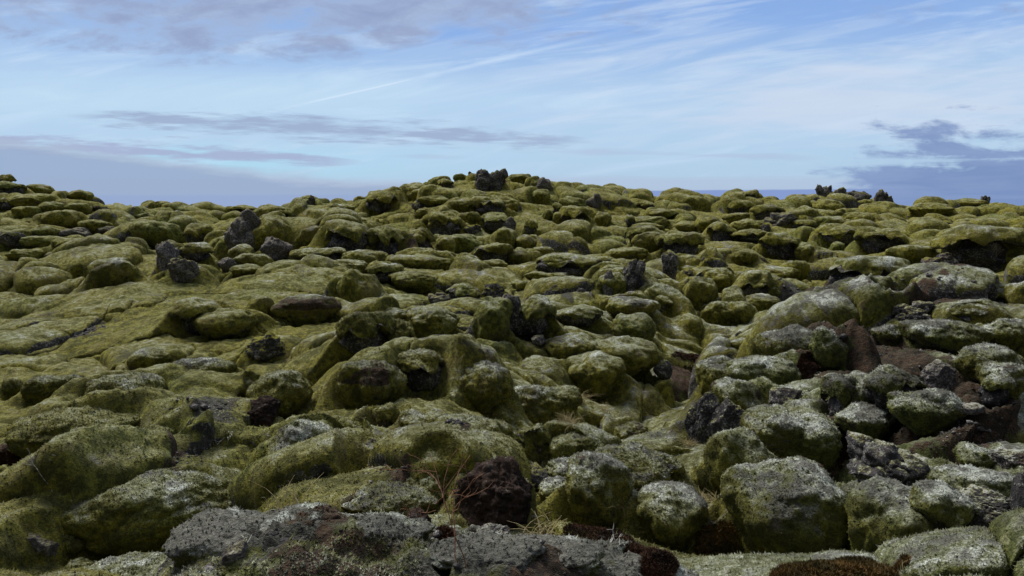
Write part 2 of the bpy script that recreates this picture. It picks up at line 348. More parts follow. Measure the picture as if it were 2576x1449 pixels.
# ------------------------------------------------------------------ every boulder and crag one can tell apart
# frame, left, top, right, bottom, kind, label.  M moss all over, F frosted moss, C moss cap on bare rock, R bare lava, P brown peat
ROCKS = [
("S1",-60,125,180,235,"C","round boulder with bare grey side on the far left crest, at the frame edge"),
("S1",-90,215,330,370,"C","wide moss hump just under the leftmost crest boulder, stony at its lower left"),
("S1",270,240,650,365,"M","broad smooth moss dome on the left skyline, second from the frame edge"),
("S1",850,312,1155,425,"M","oval loaf shaped boulder sitting alone on the left skyline"),
("S1",-70,420,140,560,"C","small rounded boulder with a pebbly face at the left edge of the shaded slope"),
("S1",130,358,680,540,"M","long pale green hump high on the shaded left slope"),
("S1",590,565,1040,800,"M","largest dark bellied hump in the middle of the shaded left slope"),
("S1",200,520,520,640,"M","low green swelling left of the largest hump on the shaded left slope"),
("S1",500,460,800,600,"M","green bulge above the largest hump on the shaded left slope"),
("S1",430,775,830,935,"M","slanting egg shaped mound below the largest hump of the shaded left slope"),
("S1",-60,810,430,1045,"C","wide mound with a black hollow under it at the left end of the shaded slope"),
("S1",1050,690,1480,850,"M","long hump right of the largest hump on the shaded left slope"),
("S1",860,480,1180,610,"M","rounded green swelling above the stony patch of the shaded left slope"),
("S1",1150,515,1345,595,"R","dark outcrop of broken stones high on the shaded left slope"),
("S1",790,800,1120,925,"R","heap of pale flecked stones in the dark gap under the largest left hump"),
("S1",1270,775,1480,860,"R","low line of dark rubble right of the pale stone heap on the left slope"),
("S1",280,895,720,1040,"M","flat green shelf low on the shaded left slope"),
("S1",700,930,1100,1110,"C","mound with a black gap beneath it near the foot of the shaded left slope"),
("S1",130,1060,560,1210,"M","rounded mound at the foot of the shaded left slope beside the small grey stone"),
("S1",600,1105,740,1170,"R","small grey pointed stone at the foot of the shaded left slope"),
("S1",730,1085,860,1170,"M","little dark green knob right of the small grey stone at the slope foot"),
("S1",1940,450,2175,560,"M","dark topped boulder on the left skyline, left of the paired domes"),
("S1",2230,478,2420,575,"M","yellowish dome, left one of a touching pair on the left skyline"),
("S1",2410,490,2600,580,"M","darker dome, right one of a touching pair on the left skyline"),
("S1",1715,610,1900,695,"M","small pale dome in the flat saddle behind the near left ridge"),
("S1",1350,570,1550,660,"M","small smooth dome at the upper right end of the shaded left slope"),
("S1",1600,520,1830,620,"M","flat topped green mound below the left skyline dip"),
("S1",1480,985,1890,1115,"F","frost rimmed mound with a brown face on top of the near left ridge"),
("S1",1960,990,2260,1340,"R","tall dark lava block with pale lichen on the near left ridge"),
("R1",1265,810,1530,985,"R","light grey lichened lava block sitting below the tall dark one on the near left ridge"),
("S2",230,600,790,1130,"R","tall ragged pillar of lava rubble with pale flecks, left of centre"),
("S2",640,640,1115,1060,"M","large moss mound leaning on the right side of the ragged rubble pillar"),
("S2",740,930,1115,1220,"R","grey stone wall with a round hollow at the foot of the leaning moss mound"),
("S2",620,515,1190,725,"C","long low mossy slab with a dark undercut on the skyline left of the hill"),
("S2",320,510,665,620,"C","mossy boulder with a stony right face, left neighbour of the long skyline slab"),
("S2",1325,393,1430,475,"R","small jagged stack of stones standing up against the sky left of the hill"),
("S2",1300,450,1400,520,"M","small round mossy stone under the jagged skyline stack"),
("S2",1505,715,2145,1145,"C","big moss capped crag with dark rubble face, left one of a pair below the hill"),
("S2",2090,780,2545,1150,"C","moss capped crag with dark rubble face, right one of a pair below the hill"),
("S2",1870,655,2270,860,"M","lumpy moss mound behind the pair of moss capped crags"),
("S2",1240,760,1560,1000,"M","moss mound with a dark notch on its lower left, left of the pair of crags"),
("S2",1500,545,1975,735,"C","pointed mossy boulder with a triangular dark face below the hill's left foot"),
("S2",2030,330,2455,590,"C","large peaked boulder with rocky right flank at the left foot of the hill"),
("S2",1310,560,1690,700,"M","low rounded mound between the long slab and the pointed boulder"),
("S2",1570,490,1910,590,"M","ribbed low mound behind the pointed boulder left of the hill"),
("S2",1910,390,2060,470,"M","small sharp moss knob on the skyline left of the peaked boulder"),
("S2",1180,505,1480,610,"M","low dark green hump on the skyline under the jagged stack"),
("S2",315,1000,630,1210,"M","yellow green pointed mound at the foot of the rubble pillar"),
("S2",430,1120,880,1305,"M","rounded mound with grazed right end in front of the rubble pillar"),
("S2",195,1180,415,1310,"R","flat angular grey stone slab left of the yellow green mounds"),
("S2",1140,1060,1780,1255,"C","long low loaf with a dark slit under it, in front of the left crag"),
("S2",1780,1075,2345,1285,"M","bright loaf shaped boulder in front of the right crag"),
("S2",1570,1195,2095,1390,"M","elongated mound in front of the bright loaf boulder"),
("S2",2070,1255,2480,1430,"C","narrow pointed boulder with a dark hollow below it, left of the small shrubs"),
("S2",985,1245,1080,1350,"R","tiny dark stone standing in moss below the hollow stone wall"),
("S2",350,1255,760,1400,"M","pale rounded mound beside the tiny dark stone"),
("R1",1395,545,1615,700,"C","arching mossy boulder with a round dark cave in its face"),
("R1",1450,603,1560,690,"R","rounded grey stone lying in the dark cave of the arching boulder"),
("R1",1335,690,1600,812,"C","jagged knob with moss top between the cave boulder and the lava blocks"),
("R1",1030,505,1420,690,"M","large ribbed moss hump left of the cave boulder"),
("R1",1580,640,1740,760,"M","low green mound right of the jagged knob"),
("S3",235,135,560,295,"M","smooth dark sided boulder on the left shoulder of the hill's skyline"),
("S3",-30,258,220,445,"M","rounded boulder low on the hill's left shoulder"),
("S3",400,180,612,300,"C","stony faced knob next to the smooth boulder on the hill's left shoulder"),
("S3",600,108,780,210,"M","moss hump on the skyline just left of the summit crags"),
("S3",765,95,895,228,"R","small left crag of the three dark crags on the hill top"),
("S3",870,70,1095,305,"R","tallest middle crag of the three dark crags on the hill top"),
("S3",1055,66,1262,298,"R","blocky right crag of the three dark crags on the hill top"),
("S3",1290,108,1560,220,"M","smooth moss hump right of the summit crags"),
("S3",1505,138,1725,300,"M","round mossy boulder on the right side of the hill top"),
("S3",1625,175,1860,352,"R","grey rubble spill beside the round boulder on the right of the hill top"),
("S3",75,438,250,565,"R","dark split rock with two upright teeth on the hill's left flank"),
("S3",90,550,260,655,"M","small ball shaped boulder under the dark split rock"),
("S3",800,405,1295,635,"C","wide moss arch over a dark rock recess in the middle of the hill"),
("S3",1190,430,1420,590,"M","bulging mound joined to the right of the wide moss arch on the hill"),
("S3",2280,372,2475,522,"R","dark crag with pale flecks on the hill's right shoulder"),
("S3",240,600,755,905,"C","broad moss capped rock with a black cave on the hill's lower left"),
("S3",730,755,975,885,"R","brownish low rock right of the black cave boulder"),
("S3",955,615,1335,845,"C","moss hood with pale bare rock on both sides in the hill's middle"),
("S3",1190,668,1385,885,"R","slanting pale streaked slab right under the moss hood"),
("S3",1085,780,1395,1060,"M","onion shaped boulder with dark underside at the foot of the streaked slab"),
("S3",1370,870,1665,1075,"M","smooth mound right of the onion shaped boulder"),
("S3",1480,700,1660,905,"C","hump with a dark hollow between the moss hood and the hill's right flank"),
("S3",1560,300,1825,475,"M","shaded bulge under the rubble spill on the hill"),
("S3",1920,390,2290,600,"M","smooth shaded bulge on the hill's right flank"),
("S3",1955,525,2345,815,"C","long slanting shaded boulder, largest on the hill's right flank"),
("S3",2350,590,2590,785,"M","rounded shaded boulder right of the largest one on the hill's right flank"),
("S3",1850,480,1990,640,"C","narrow stony ledge left of the long slanting boulder on the hill"),
("S3",1840,590,2015,745,"M","smooth bulge hanging below the stony ledge on the hill"),
("S3",1720,560,1870,700,"M","small bulge left of the smooth hanging one on the hill"),
("S3",650,595,960,760,"M","rounded mound above the brownish low rock on the hill"),
("S3",520,430,820,585,"M","ribbed mound left of the wide moss arch on the hill"),
("S3",50,290,420,450,"M","elongated mound below the hill's left shoulder boulders"),
("S3",150,385,560,520,"M","lumpy mound beside the dark split rock on the hill's left flank"),
("S3",-20,800,365,1095,"C","large smooth boulder with a dark gap in front at the hill's left foot"),
("S3",355,895,615,1140,"M","smooth boulder sloping down to the right at the hill's left foot"),
("S3",370,1080,625,1235,"M","pale egg shaped boulder at the foot of the hill, left one of two"),
("S3",600,1105,910,1262,"M","greener egg shaped boulder at the foot of the hill, right one of two"),
("S3",385,870,1010,1100,"M","long smooth whaleback along the foot of the hill"),
("S3",850,1000,1320,1220,"C","broad smooth bulge with black shade under it at the foot of the hill"),
("S3",1270,1065,1625,1235,"M","rounded lobes right of the broad bulge at the foot of the hill"),
("S3",1500,1030,1890,1205,"M","mound at the right end of the row along the hill's foot"),
("S3",1560,1130,2445,1410,"C","long frosted loaf with a black hollow under its right end, below the hill"),
("S3",515,1255,665,1345,"R","small heap of dark stones on the flat below the hill"),
("S3",670,1230,950,1330,"F","frosty stony hump right of the small heap of dark stones"),
("S3",935,1195,1295,1300,"M","low oval mound on the flat below the hill"),
("S3",1510,1345,1820,1455,"M","pale rounded mound left of two, in front of the long frosted loaf"),
("S3",1770,1360,2055,1450,"M","greener low mound right of two, in front of the long frosted loaf"),
("S3",-40,1140,570,1345,"M","wide yellow green swelling below the pair of egg shaped boulders"),
("S4",205,780,690,1005,"C","broad boulder behind two paler ones right of the hill"),
("S4",295,845,690,1075,"M","pale ribbed boulder, left one of a row of two right of the valley"),
("S4",595,850,1165,1145,"C","large peaked boulder with stony lower right edge in the middle right field"),
("S4",665,1125,860,1415,"R","sheer black rock face on the left end of a moss loaf, right of centre"),
("S4",830,1140,1165,1300,"M","moss loaf behind the sheer black rock face"),
("S4",1125,1175,1250,1395,"R","upright blade of dark lava with pale flecks, right of centre"),
("S4",930,1320,1125,1425,"R","low black stone in front of the upright blade of lava"),
("R3",160,868,415,1035,"M","dome shaped bright mound below the upright blade of lava"),
("S4",1090,650,1450,825,"M","smooth rounded boulder below the right skyline's middle"),
("S4",845,715,1175,835,"M","ribbed mound left of the smooth rounded boulder"),
("S4",1240,725,1570,970,"C","knobbly boulder with bare dark stones down its face"),
("S4",1520,820,1990,970,"C","stony edged mound right of the knobbly boulder"),
("S4",1550,1070,1860,1230,"M","neat pillow shaped boulder in the right middle field"),
("S4",1920,870,2410,1155,"C","big double humped boulder in the right middle field"),
("S4",2340,980,2590,1195,"M","slanting shaded boulder right of the double humped one"),
("S4",1800,500,2195,705,"C","large round boulder with a rocky left foot near the right skyline"),
("S4",1985,615,2375,795,"R","wide brown grey outcrop below the large round boulder"),
("S4",1450,455,1800,625,"C","bulging mound with dark rubble below the right skyline peak"),
("S4",515,565,860,665,"M","pale smooth oval boulder at the left of the right hand ridge"),
("S4",205,635,345,805,"C","small boulder with a dark rocky mouth on the right flank of the hill"),
("S4",310,645,780,790,"M","chain of smooth lobes below the pale oval boulder"),
("S4",290,735,690,835,"M","low mound in front of the chain of smooth lobes"),
("S4",330,470,570,560,"C","small dark fronted mound near the dip right of the hill"),
("S4",1670,318,1905,485,"C","knobbly peak with dark pits on the right skyline"),
("S4",1195,390,1290,470,"R","small dark stone on the slope left of the knobbly skyline peak"),
("S4",1440,600,1815,720,"M","smooth wide bulge under the knobbly skyline peak"),
("S4",2340,590,2600,695,"M","pale oval boulder right of the wide outcrop"),
("S4",1560,680,1985,865,"M","yellowish boulder with a stony right end in the right field"),
("S4",1920,725,2035,875,"R","narrow dark stone stack at the right end of the yellowish boulder"),
("S4",2240,700,2600,825,"C","broad mound with a stony right face near the top of the right field"),
("S4",2150,1200,2515,1415,"M","rounded boulder with shaded end above the big brown earth patch"),
("S4",1840,1275,2400,1460,"M","long two lobed frosted mound in the right middle field"),
("S4",10,1040,480,1200,"M","low frosted swelling left of the sheer black rock face"),
("S4",850,1270,1150,1370,"M","small pale mound between the black face and the upright blade"),
("R2",1935,895,2175,1085,"M","bright yellow green ball shaped knob beside a dark crag, right of centre"),
("R2",2105,830,2285,1095,"R","dark flecked crag right of the ball shaped knob"),
("R2",1975,905,2060,1095,"R","bare grey rock face left of the ball shaped knob"),
("S5",68,250,220,440,"R","tall narrow lava tower, leftmost of the crags on the right skyline"),
("S5",200,290,405,468,"R","rounded layered crag, second from the left on the right skyline"),
("S5",380,320,690,465,"R","low sloping crag, third from the left on the right skyline"),
("S5",740,315,930,525,"R","solitary pointed lava crag on the right skyline"),
("S5",-30,415,355,568,"M","smooth mound under the tall narrow skyline tower"),
("S5",560,415,770,530,"M","smooth saddle of moss left of the solitary pointed crag"),
("S5",375,590,725,775,"C","dark sided boulder with a stony right end below the skyline crags"),
("S5",0,545,415,690,"M","moss mound with a bare patch below the tall narrow tower"),
("S5",0,620,415,800,"M","ribbed boulder under the mound with the bare patch"),
("S5",20,730,575,990,"C","large overhanging boulder with brown grey rock beneath, right field"),
("S5",555,780,1130,1030,"C","smooth hump with a deep black hollow in its face, right field"),
("S5",1215,455,1670,605,"M","flat topped moss mound on the right skyline past the notch"),
("S5",2030,383,2125,498,"R","little rock standing on the far right moss crest"),
("S5",1700,400,2090,520,"M","smooth crest of moss leading up to the little far right rock"),
("S5",1505,755,2490,1215,"C","huge ribbed boulder with brown streaks and a dark cave at right"),
("R3",1120,788,1660,1055,"C","huge loaf shaped boulder with a brown bare end, right of the big valley"),
("S5",1345,1085,1795,1300,"R","flat topped black lava block in front of the huge ribbed boulder"),
("S5",1715,1235,1950,1400,"M","small rounded boulder right of the flat topped black block"),
("S5",195,930,370,1055,"M","small snub nosed boulder below the large overhanging one"),
("S5",1510,680,1710,745,"R","small dark stone patch high on the wide far right slope"),
("S5",925,970,1515,1205,"M","broad bright mound left of the huge ribbed boulder"),
("S5",1740,640,2100,790,"M","shaded bulge on the far right slope above the huge ribbed boulder"),
("R3",405,905,740,1120,"C","stout boulder with bare left shoulder below the long two lobed mound"),
("R3",620,1010,740,1110,"M","small round knob at the right foot of the stout boulder"),
("R3",115,1118,385,1285,"M","plump boulder, left one of two touching in the valley right of centre"),
("R3",315,1112,520,1275,"M","darker grey capped boulder, right one of two touching in the valley"),
("R3",-10,935,255,1190,"M","big rounded yellow mound with shaded base, left side of the right valley"),
("R3",465,1068,725,1195,"M","low mound with a dark bare top in the right valley"),
("R3",2260,1035,2495,1150,"C","dark bare sided boulder near the right frame edge"),
("R3",2440,960,2640,1170,"F","frosted boulder cut by the right frame edge, above the earth slope"),
("R3",1990,1155,2305,1280,"C","boulder with a wide brown bare end in the frosted right field"),
("R3",1525,1110,1740,1205,"R","black broken rock left of the frosted ridge"),
("R3",1310,925,1710,1065,"F","pale frosted hump in front of the huge loaf shaped boulder"),
("R3",2280,1255,2640,1440,"F","wide frosted mound at the right frame edge"),
("R3",1580,1140,1910,1300,"R","dark angular lava face in the frosted right field"),
("R3",1040,1035,1380,1180,"F","long frosted hump left of the dark red moss patch"),
("R3",1090,1170,1290,1300,"F","small frosted mound with a yellow green face in the right field"),
("R3",1380,1160,1550,1260,"F","squat frosted mound right of the small yellow faced one"),
("R4",200,525,585,705,"F","squarish moss boulder at the far left, middle height"),
("R4",20,555,180,690,"M","low moss lump left of the squarish boulder"),
("R4",630,515,1215,815,"F","barrel shaped boulder with a frosted top and black shade under it, on the left"),
("R4",1000,325,1345,480,"F","low grey topped swelling above the barrel shaped boulder"),
("R4",1340,390,1840,620,"F","wide smooth swelling with a pale streak, right of the barrel boulder"),
("R4",1835,220,2165,420,"R","reddish brown broken rock with a frosted top, left of centre"),
("R4",1900,495,2370,825,"F","high shouldered boulder with a grey frosted top, left of centre"),
("R4",1700,560,1925,690,"M","small mound with a brown tip left of the high shouldered boulder"),
("R4",1825,720,2095,955,"P","brown peaty bank below the high shouldered boulder"),
("R7",140,15,1085,375,"M","broad flat loaf of moss at the left, reaching to a narrow cleft"),
("R7",1025,130,1375,390,"M","rounded boulder right of the narrow cleft on the left"),
("R7",840,305,1045,560,"R","grey lichened rock in the gap under the broad flat loaf"),
("R7",610,485,1890,1070,"F","large frosted boulder with a torn brown earth patch, lower left"),
("R7",160,955,440,1190,"R","pale grey blocky stone at the lower left corner"),
("R7",400,930,700,1150,"M","moss shoulder right of the pale blocky stone, lower left"),
("R7",480,1165,710,1300,"M","small bright moss pillow at the bottom edge, lower left"),
("R7",-80,460,300,800,"M","moss bank with a black slot under it at the left edge"),
("R7",340,480,660,700,"M","low dark mound under the bare twig bush at the left"),
("D",686,1055,878,1232,"F","big smooth boulder with a grey frosted back, left of the centre foreground"),
("R5",0,1055,245,1400,"M","moss bulge behind the big smooth frosted backed boulder"),
("R1",1320,1105,1700,1345,"C","bulging moss face over a dark wedge shaped cleft, left middle"),
("R1",1500,1180,1950,1380,"M","smooth mound right of the wedge shaped cleft"),
("R1",1870,1085,2065,1250,"M","small mound left of the broad frosted boulder, left middle"),
("R1",2080,1075,2580,1275,"F","broad frosted boulder in the left middle field"),
("R1",1240,660,1370,800,"M","frosty knob on the near left ridge beside the tall dark block"),
("R1",700,790,1010,1000,"M","smooth slope bulge left of the tall dark lava block"),
("R2",-20,870,290,1220,"M","tall smooth moss flank in the left middle field"),
("R2",0,735,350,865,"M","bright flat topped loaf below the pair of crags"),
("R2",350,780,830,895,"M","long tapering mound in the middle field"),
("R2",-30,810,200,890,"M","small stubby mound left of the dark hollow in the middle field"),
("R2",190,845,450,975,"C","pointed mound with a black hollow at its foot in the middle field"),
("R2",380,895,735,1020,"M","broad swelling with a frosted crest in the middle field"),
("R2",280,1065,630,1180,"M","long rounded mound below the swelling with a frosted crest"),
("R2",640,1065,840,1145,"R","grey domed rock between two moss mounds in the middle field"),
("R2",790,1000,1055,1140,"C","moss hump with a reddish bare side in the middle field"),
("R2",1050,985,1270,1115,"R","dark pitted rock in a gully in the middle field"),
("R2",1270,965,1430,1030,"M","narrow mound right above the dark pitted rock"),
("R2",790,845,890,895,"R","small dark crumbly stone on the flat below the hill's foot"),
("R2",2010,1090,2400,1240,"M","low swelling below the ball shaped knob"),
("R2",2290,1085,2515,1210,"C","small loaf with stony front right of the low swelling"),
("R5",-60,255,435,545,"C","wide frosted moss lip over a deep black hollow, centre left"),
("R5",290,320,565,535,"C","hooded boulder with an upright pale stone in its face, centre"),
("R5",425,380,485,528,"R","upright pale stone set in the hooded boulder"),
("R5",515,210,895,410,"F","frosty crested mound behind the hooded boulder"),
("R5",280,212,530,320,"F","low frosted hump with a black top left of the frosty crested mound"),
("R5",595,428,890,625,"F","snout like boulder with a pale top in the centre"),
("R5",400,535,835,810,"C","thick moss shelf over a black gap, below the snout like boulder"),
("R5",-30,605,465,935,"F","big round headed boulder with a pale crown, centre left"),
("R5",1000,130,1290,415,"M","left half of the split boulder in the picture's centre"),
("R5",1300,135,1600,430,"C","right half of the split boulder, overhanging a dark cave"),
("R5",1205,130,1365,385,"R","brownish cleft rock between the halves of the split boulder"),
("R5",1435,425,1535,490,"R","pale speckled stone at the mouth of the dark cave"),
("R5",1540,405,2000,605,"M","rolling moss shoulder right of the dark cave"),
("R5",1685,540,2160,840,"M","big rounded boulder above the grassy hollow, right of centre"),
("R5",1600,205,1995,345,"C","moss lip with a small dark recess right of the split boulder"),
("R5",1990,250,2360,480,"M","smooth slope bulge beside the small dark recess"),
("R5",1840,430,2380,690,"M","wide mossy swelling above the rust coloured heath"),
("R5",830,600,1330,985,"M","large rolling moss hump in the very middle of the foreground slope"),
("R5",1195,790,1800,1110,"M","large rolling moss hump right of the middle, above the grassy hollow"),
("R5",230,945,440,1170,"C","moss topped stone with a pale broken face, centre left foreground"),
("R5",435,990,860,1240,"M","bright yellow green moss shoulder right of the pale broken face"),
("R5",660,1065,1295,1380,"C","wide frosted moss brow over a black cave, centre foreground"),
("R5",1265,1170,1435,1350,"M","narrow moss buttress at the right end of the wide frosted brow"),
("R5",1385,1105,1575,1350,"C","upright angular grey rock with a moss cap, centre foreground"),
("R5",1560,1165,1970,1385,"M","squat rounded boulder with a grey top, right of the upright angular rock"),
("R5",2000,1080,2300,1260,"M","low dark mound beside the dry grass, right of centre"),
("R5",2350,620,2490,720,"R","dark jutting stone beside the rust coloured heath"),
("R8",880,440,1465,910,"P","big dark brown lump of peat and roots in the centre foreground"),
("R8",905,550,1080,700,"M","bright green moss cushion on the left of the brown peat lump"),
("R8",435,470,855,745,"F","frosted mound with a brown scar left of the brown peat lump"),
("R8",30,610,830,840,"F","long low frosted mound with bare brown earth, left of the centre foreground"),
("R8",40,460,320,620,"F","small frosted mound carrying a pinkish stone"),
("R8",190,460,290,520,"R","small pinkish stone on the small frosted mound"),
("R8",490,810,670,935,"P","small round brown peat lump near the front ledge"),
("R8",1380,455,1565,625,"R","white speckled small rock right of the brown peat lump"),
("R8",1540,405,1910,565,"F","low frosted mound left of the big frosted arch"),
("R8",1490,550,1760,720,"F","frosted stony shelf right of the brown peat lump"),
("R8",1650,340,2180,850,"F","left leg of the big frosted arch, right of the centre foreground"),
("R8",1930,330,2590,745,"C","right span of the big frosted arch with a black hollow beneath"),
("D",1576,1222,1772,1355,"F","frosted boulder with a dark crown beside the dry grass, right foreground"),
("R9",290,380,1230,1125,"F","giant rounded boulder with a frosted crown, largest in the right foreground"),
("R9",830,600,1270,1075,"F","sloping shoulder on the right of the giant rounded boulder"),
("R9",1225,565,1830,1140,"F","second giant rounded boulder right of the deep black gap"),
("R9",1195,270,1900,625,"R","dark lava outcrop crusted with white lichen behind the two giant boulders"),
("R9",185,150,700,700,"F","steep frosted flank at the left of the upper right foreground mass"),
("R9",460,0,1190,470,"F","broad frosted boulder with a lichened crest, right foreground"),
("R9",1630,590,2230,1030,"C","moss and lichen covered boulder with bare dark centre at the lower right"),
("R9",2000,640,2520,900,"R","bare dark rock beside the lichen covered boulder, lower right"),
("R9",1880,440,2500,760,"F","white frosted ridge above the bare dark rock, lower right"),
("R9",2050,280,2340,480,"F","white knob of frosted moss near the right edge"),
("R9",2340,330,2600,460,"R","dark stone topping the white frosted knob's right side"),
("R9",2490,510,2680,850,"R","black rock cut by the right frame edge in the foreground"),
("R9",125,820,340,990,"R","small black rock left of the giant rounded boulder"),
("R6",85,395,425,650,"F","rounded frosted boulder at the left of the right hand slope"),
("R6",340,385,880,640,"F","broad frosted mound between the rust patch and the rounded boulder"),
("R6",230,560,650,880,"F","yellow topped boulder with a small stone tip, right foreground"),
("R6",0,700,300,1070,"R","black cave rock left below the yellow topped boulder"),
("R6",200,730,480,1060,"R","black lava face under the yellow topped boulder"),
("R6",275,555,370,625,"R","small lichened stone on the tip of the yellow topped boulder"),
("R6",655,635,875,785,"R","reddish black jagged rock right of the yellow topped boulder"),
("R6",1035,545,1360,900,"C","frosted rock with a hanging moss face left of the frosted arch stone"),
("R6",1240,600,1420,860,"M","narrow dark green flank between the frosted rock and the arch stone"),
("R6",1370,485,1790,830,"C","white frosted hood over a black hole in the right foreground"),
("R6",1590,640,2090,920,"F","white crusted boulder shoulder right of the frosted hood"),
("R6",1800,435,2030,620,"R","blue grey flat faced stone lying on the brown earth"),
("R6",2190,213,2380,280,"R","low black stone on the frosted slope near the right edge"),
("R6",2070,290,2500,560,"F","steep frosted moss bank with a yellow face at the right"),
("R6",2200,430,2580,660,"M","yellow green lobe below the steep frosted bank at the right"),
("R6",2230,530,2460,730,"C","dark hollowed rock under the yellow green lobe"),
("R6",1180,750,1580,1020,"F","smooth sloping mound below the frosted hood"),
("R6",980,155,1260,480,"F","frosted ridge end left of the upper brown earth slope"),
("R6",560,160,1060,420,"F","long frosted ridge flank falling to the left of a black gully"),
("R6",1440,150,1650,280,"F","small frosted dome above the brown earth slope"),
("R6",1660,110,2260,300,"F","wide frosted hump in the upper right field"),
("R6",370,245,580,345,"F","small frosted dome with a black stone behind it, right middle"),
("R6",390,205,490,275,"R","small black stone on the small frosted dome"),
("R6",540,130,830,280,"F","shaded frosted bulge below the red heath patch"),
("R6",2100,760,2260,830,"R","small grey stone on the lower brown earth slope"),
("D",470,1282,665,1400,"F","frosted knobbly hump at the left end of the front ledge's crest"),
("D",668,1266,850,1372,"F","highest frosted hump on the front ledge, with torn brown earth on its face"),
("D",840,1284,1050,1390,"F","low frosted hump on the front ledge right of the highest one"),
("D",180,1385,430,1500,"F","frosted shoulder where the front ledge slopes down to the left"),
("D",1090,1345,1330,1440,"F","crusted hump on the front ledge with a grey stone beside it"),
("D",1290,1352,1500,1450,"F","white crusted hump on the right half of the front ledge"),
("D",1460,1380,1660,1470,"F","last frosted hump at the right end of the front ledge"),
("R7",1620,795,1720,915,"R","small rough grey stone at the back of the front ledge"),
("R7",1690,1030,1900,1230,"R","rough lilac grey stone bedded in the front ledge"),
("R7",2360,750,2500,880,"R","pale brown stone on the crest of the front ledge"),
("R8",1000,940,1260,1060,"R","smooth grey stone in brown earth at the bottom centre"),
]
# small stones and bare patches
EARTH = [  # frame, cx, cy, half width, half height, kind: e brown earth, r rust red heath moss, d dark dead moss
("R6",1500,370,440,230,"e"),("R6",2050,850,380,170,"e"),("R6",1250,290,200,90,"e"),("R6",1800,480,560,220,"e"),("R6",2150,700,420,190,"e"),("R6",2380,900,330,280,"e"),("R6",880,330,90,160,"d"),
("R6",950,70,260,60,"e"),("R6",1780,60,300,40,"e"),("R6",930,480,110,50,"r"),("R6",40,470,120,80,"r"),("R3",950,1190,160,40,"r"),("R3",1250,1020,70,18,"r"),
("R3",1900,1010,260,40,"d"),("R3",1330,1205,90,40,"e"),("R3",1900,1185,120,30,"r"),("R3",1100,1240,260,70,"d"),("R3",900,1090,170,60,"d"),
("R4",1400,830,100,90,"d"),("R4",500,770,80,40,"d"),("R4",1450,1020,150,90,"d"),("R4",1960,860,150,70,"e"),("R4",700,150,120,40,"d"),
("R7",1480,230,180,90,"d"),("R7",60,430,140,50,"r"),("R7",1300,700,190,100,"e"),("R7",1750,950,220,90,"e"),("R7",2380,900,190,70,"e"),("R7",1350,1120,300,130,"d"),("R7",2000,1080,260,130,"e"),
("R8",350,720,170,60,"e"),("R8",60,1000,150,100,"e"),("R8",1350,1090,200,70,"e"),("R8",1330,1160,90,80,"e"),("R8",650,990,120,40,"e"),("R8",1900,1040,260,70,"d"),("R8",100,870,90,50,"e"),
("R8",780,560,60,70,"e"),("R2",820,1170,70,20,"r"),("R2",1550,960,120,20,"d"),("R2",580,740,150,40,"r"),("R2",1830,1100,60,20,"d"),("R9",1980,620,180,50,"e"),("R9",1000,470,110,40,"r"),
("R5",2480,560,110,90,"r"),("R9",2500,150,220,150,"e"),("R1",1000,430,60,12,"d"),("R1",1200,520,60,15,"r"),
]
HOLES = [  # frame, cx, cy, half width, depth in metres: dark hollows in the ground
("R4",950,815,200,0.35),("R5",600,870,200,0.4),("R5",1120,1390,160,0.5),("R7",950,1120,260,0.5),("R7",1430,830,100,0.4),("R9",1180,1100,200,0.9),("R9",200,640,60,0.5),
("R8",2180,740,120,0.5),("R8",1900,800,60,0.4),("R6",1530,740,90,0.4),("R6",1200,880,70,0.5),("R5",1500,1270,70,0.4),("R5",210,500,130,0.45),("R5",1420,390,150,0.45),
("R7",1090,380,60,0.35),("R7",200,680,140,0.35),("R7",750,610,110,0.25),("R4",2350,700,60,0.3),("R5",1680,590,70,0.3),("R5",1960,810,120,0.3),("R1",1450,1300,100,0.35),("R1",600,920,30,0.25),
("R5",840,720,20,0.2),("R5",1550,1060,90,0.35),("R5",1000,990,140,0.25),("R5",870,640,30,0.25),("R6",330,1000,160,0.4),("R4",2250,860,80,0.3),("R2",300,960,80,0.35),("R2",980,1140,60,0.3),
]

# ------------------------------------------------------------------ materials
def attr(nt, name):
    n = nt.nodes.new('ShaderNodeAttribute'); n.attribute_name = name
    return X(nt, n.outputs['Fac'])


def new_mat(name):
    m = bpy.data.materials.new(name); m.use_nodes = True
    nt = m.node_tree; nt.nodes.clear()
    out = nt.nodes.new('ShaderNodeOutputMaterial'); b = nt.nodes.new('ShaderNodeBsdfPrincipled')
    nt.links.new(b.outputs[0], out.inputs[0])
    b.inputs['Roughness'].default_value = 0.95
    b.inputs['Specular IOR Level'].default_value = 0.15
    g = nt.nodes.new('ShaderNodeNewGeometry')
    sp = nt.nodes.new('ShaderNodeSeparateXYZ'); nt.links.new(g.outputs['Normal'], sp.inputs[0])
    return m, nt, b, g.outputs['Position'], X(nt, sp.outputs[2])


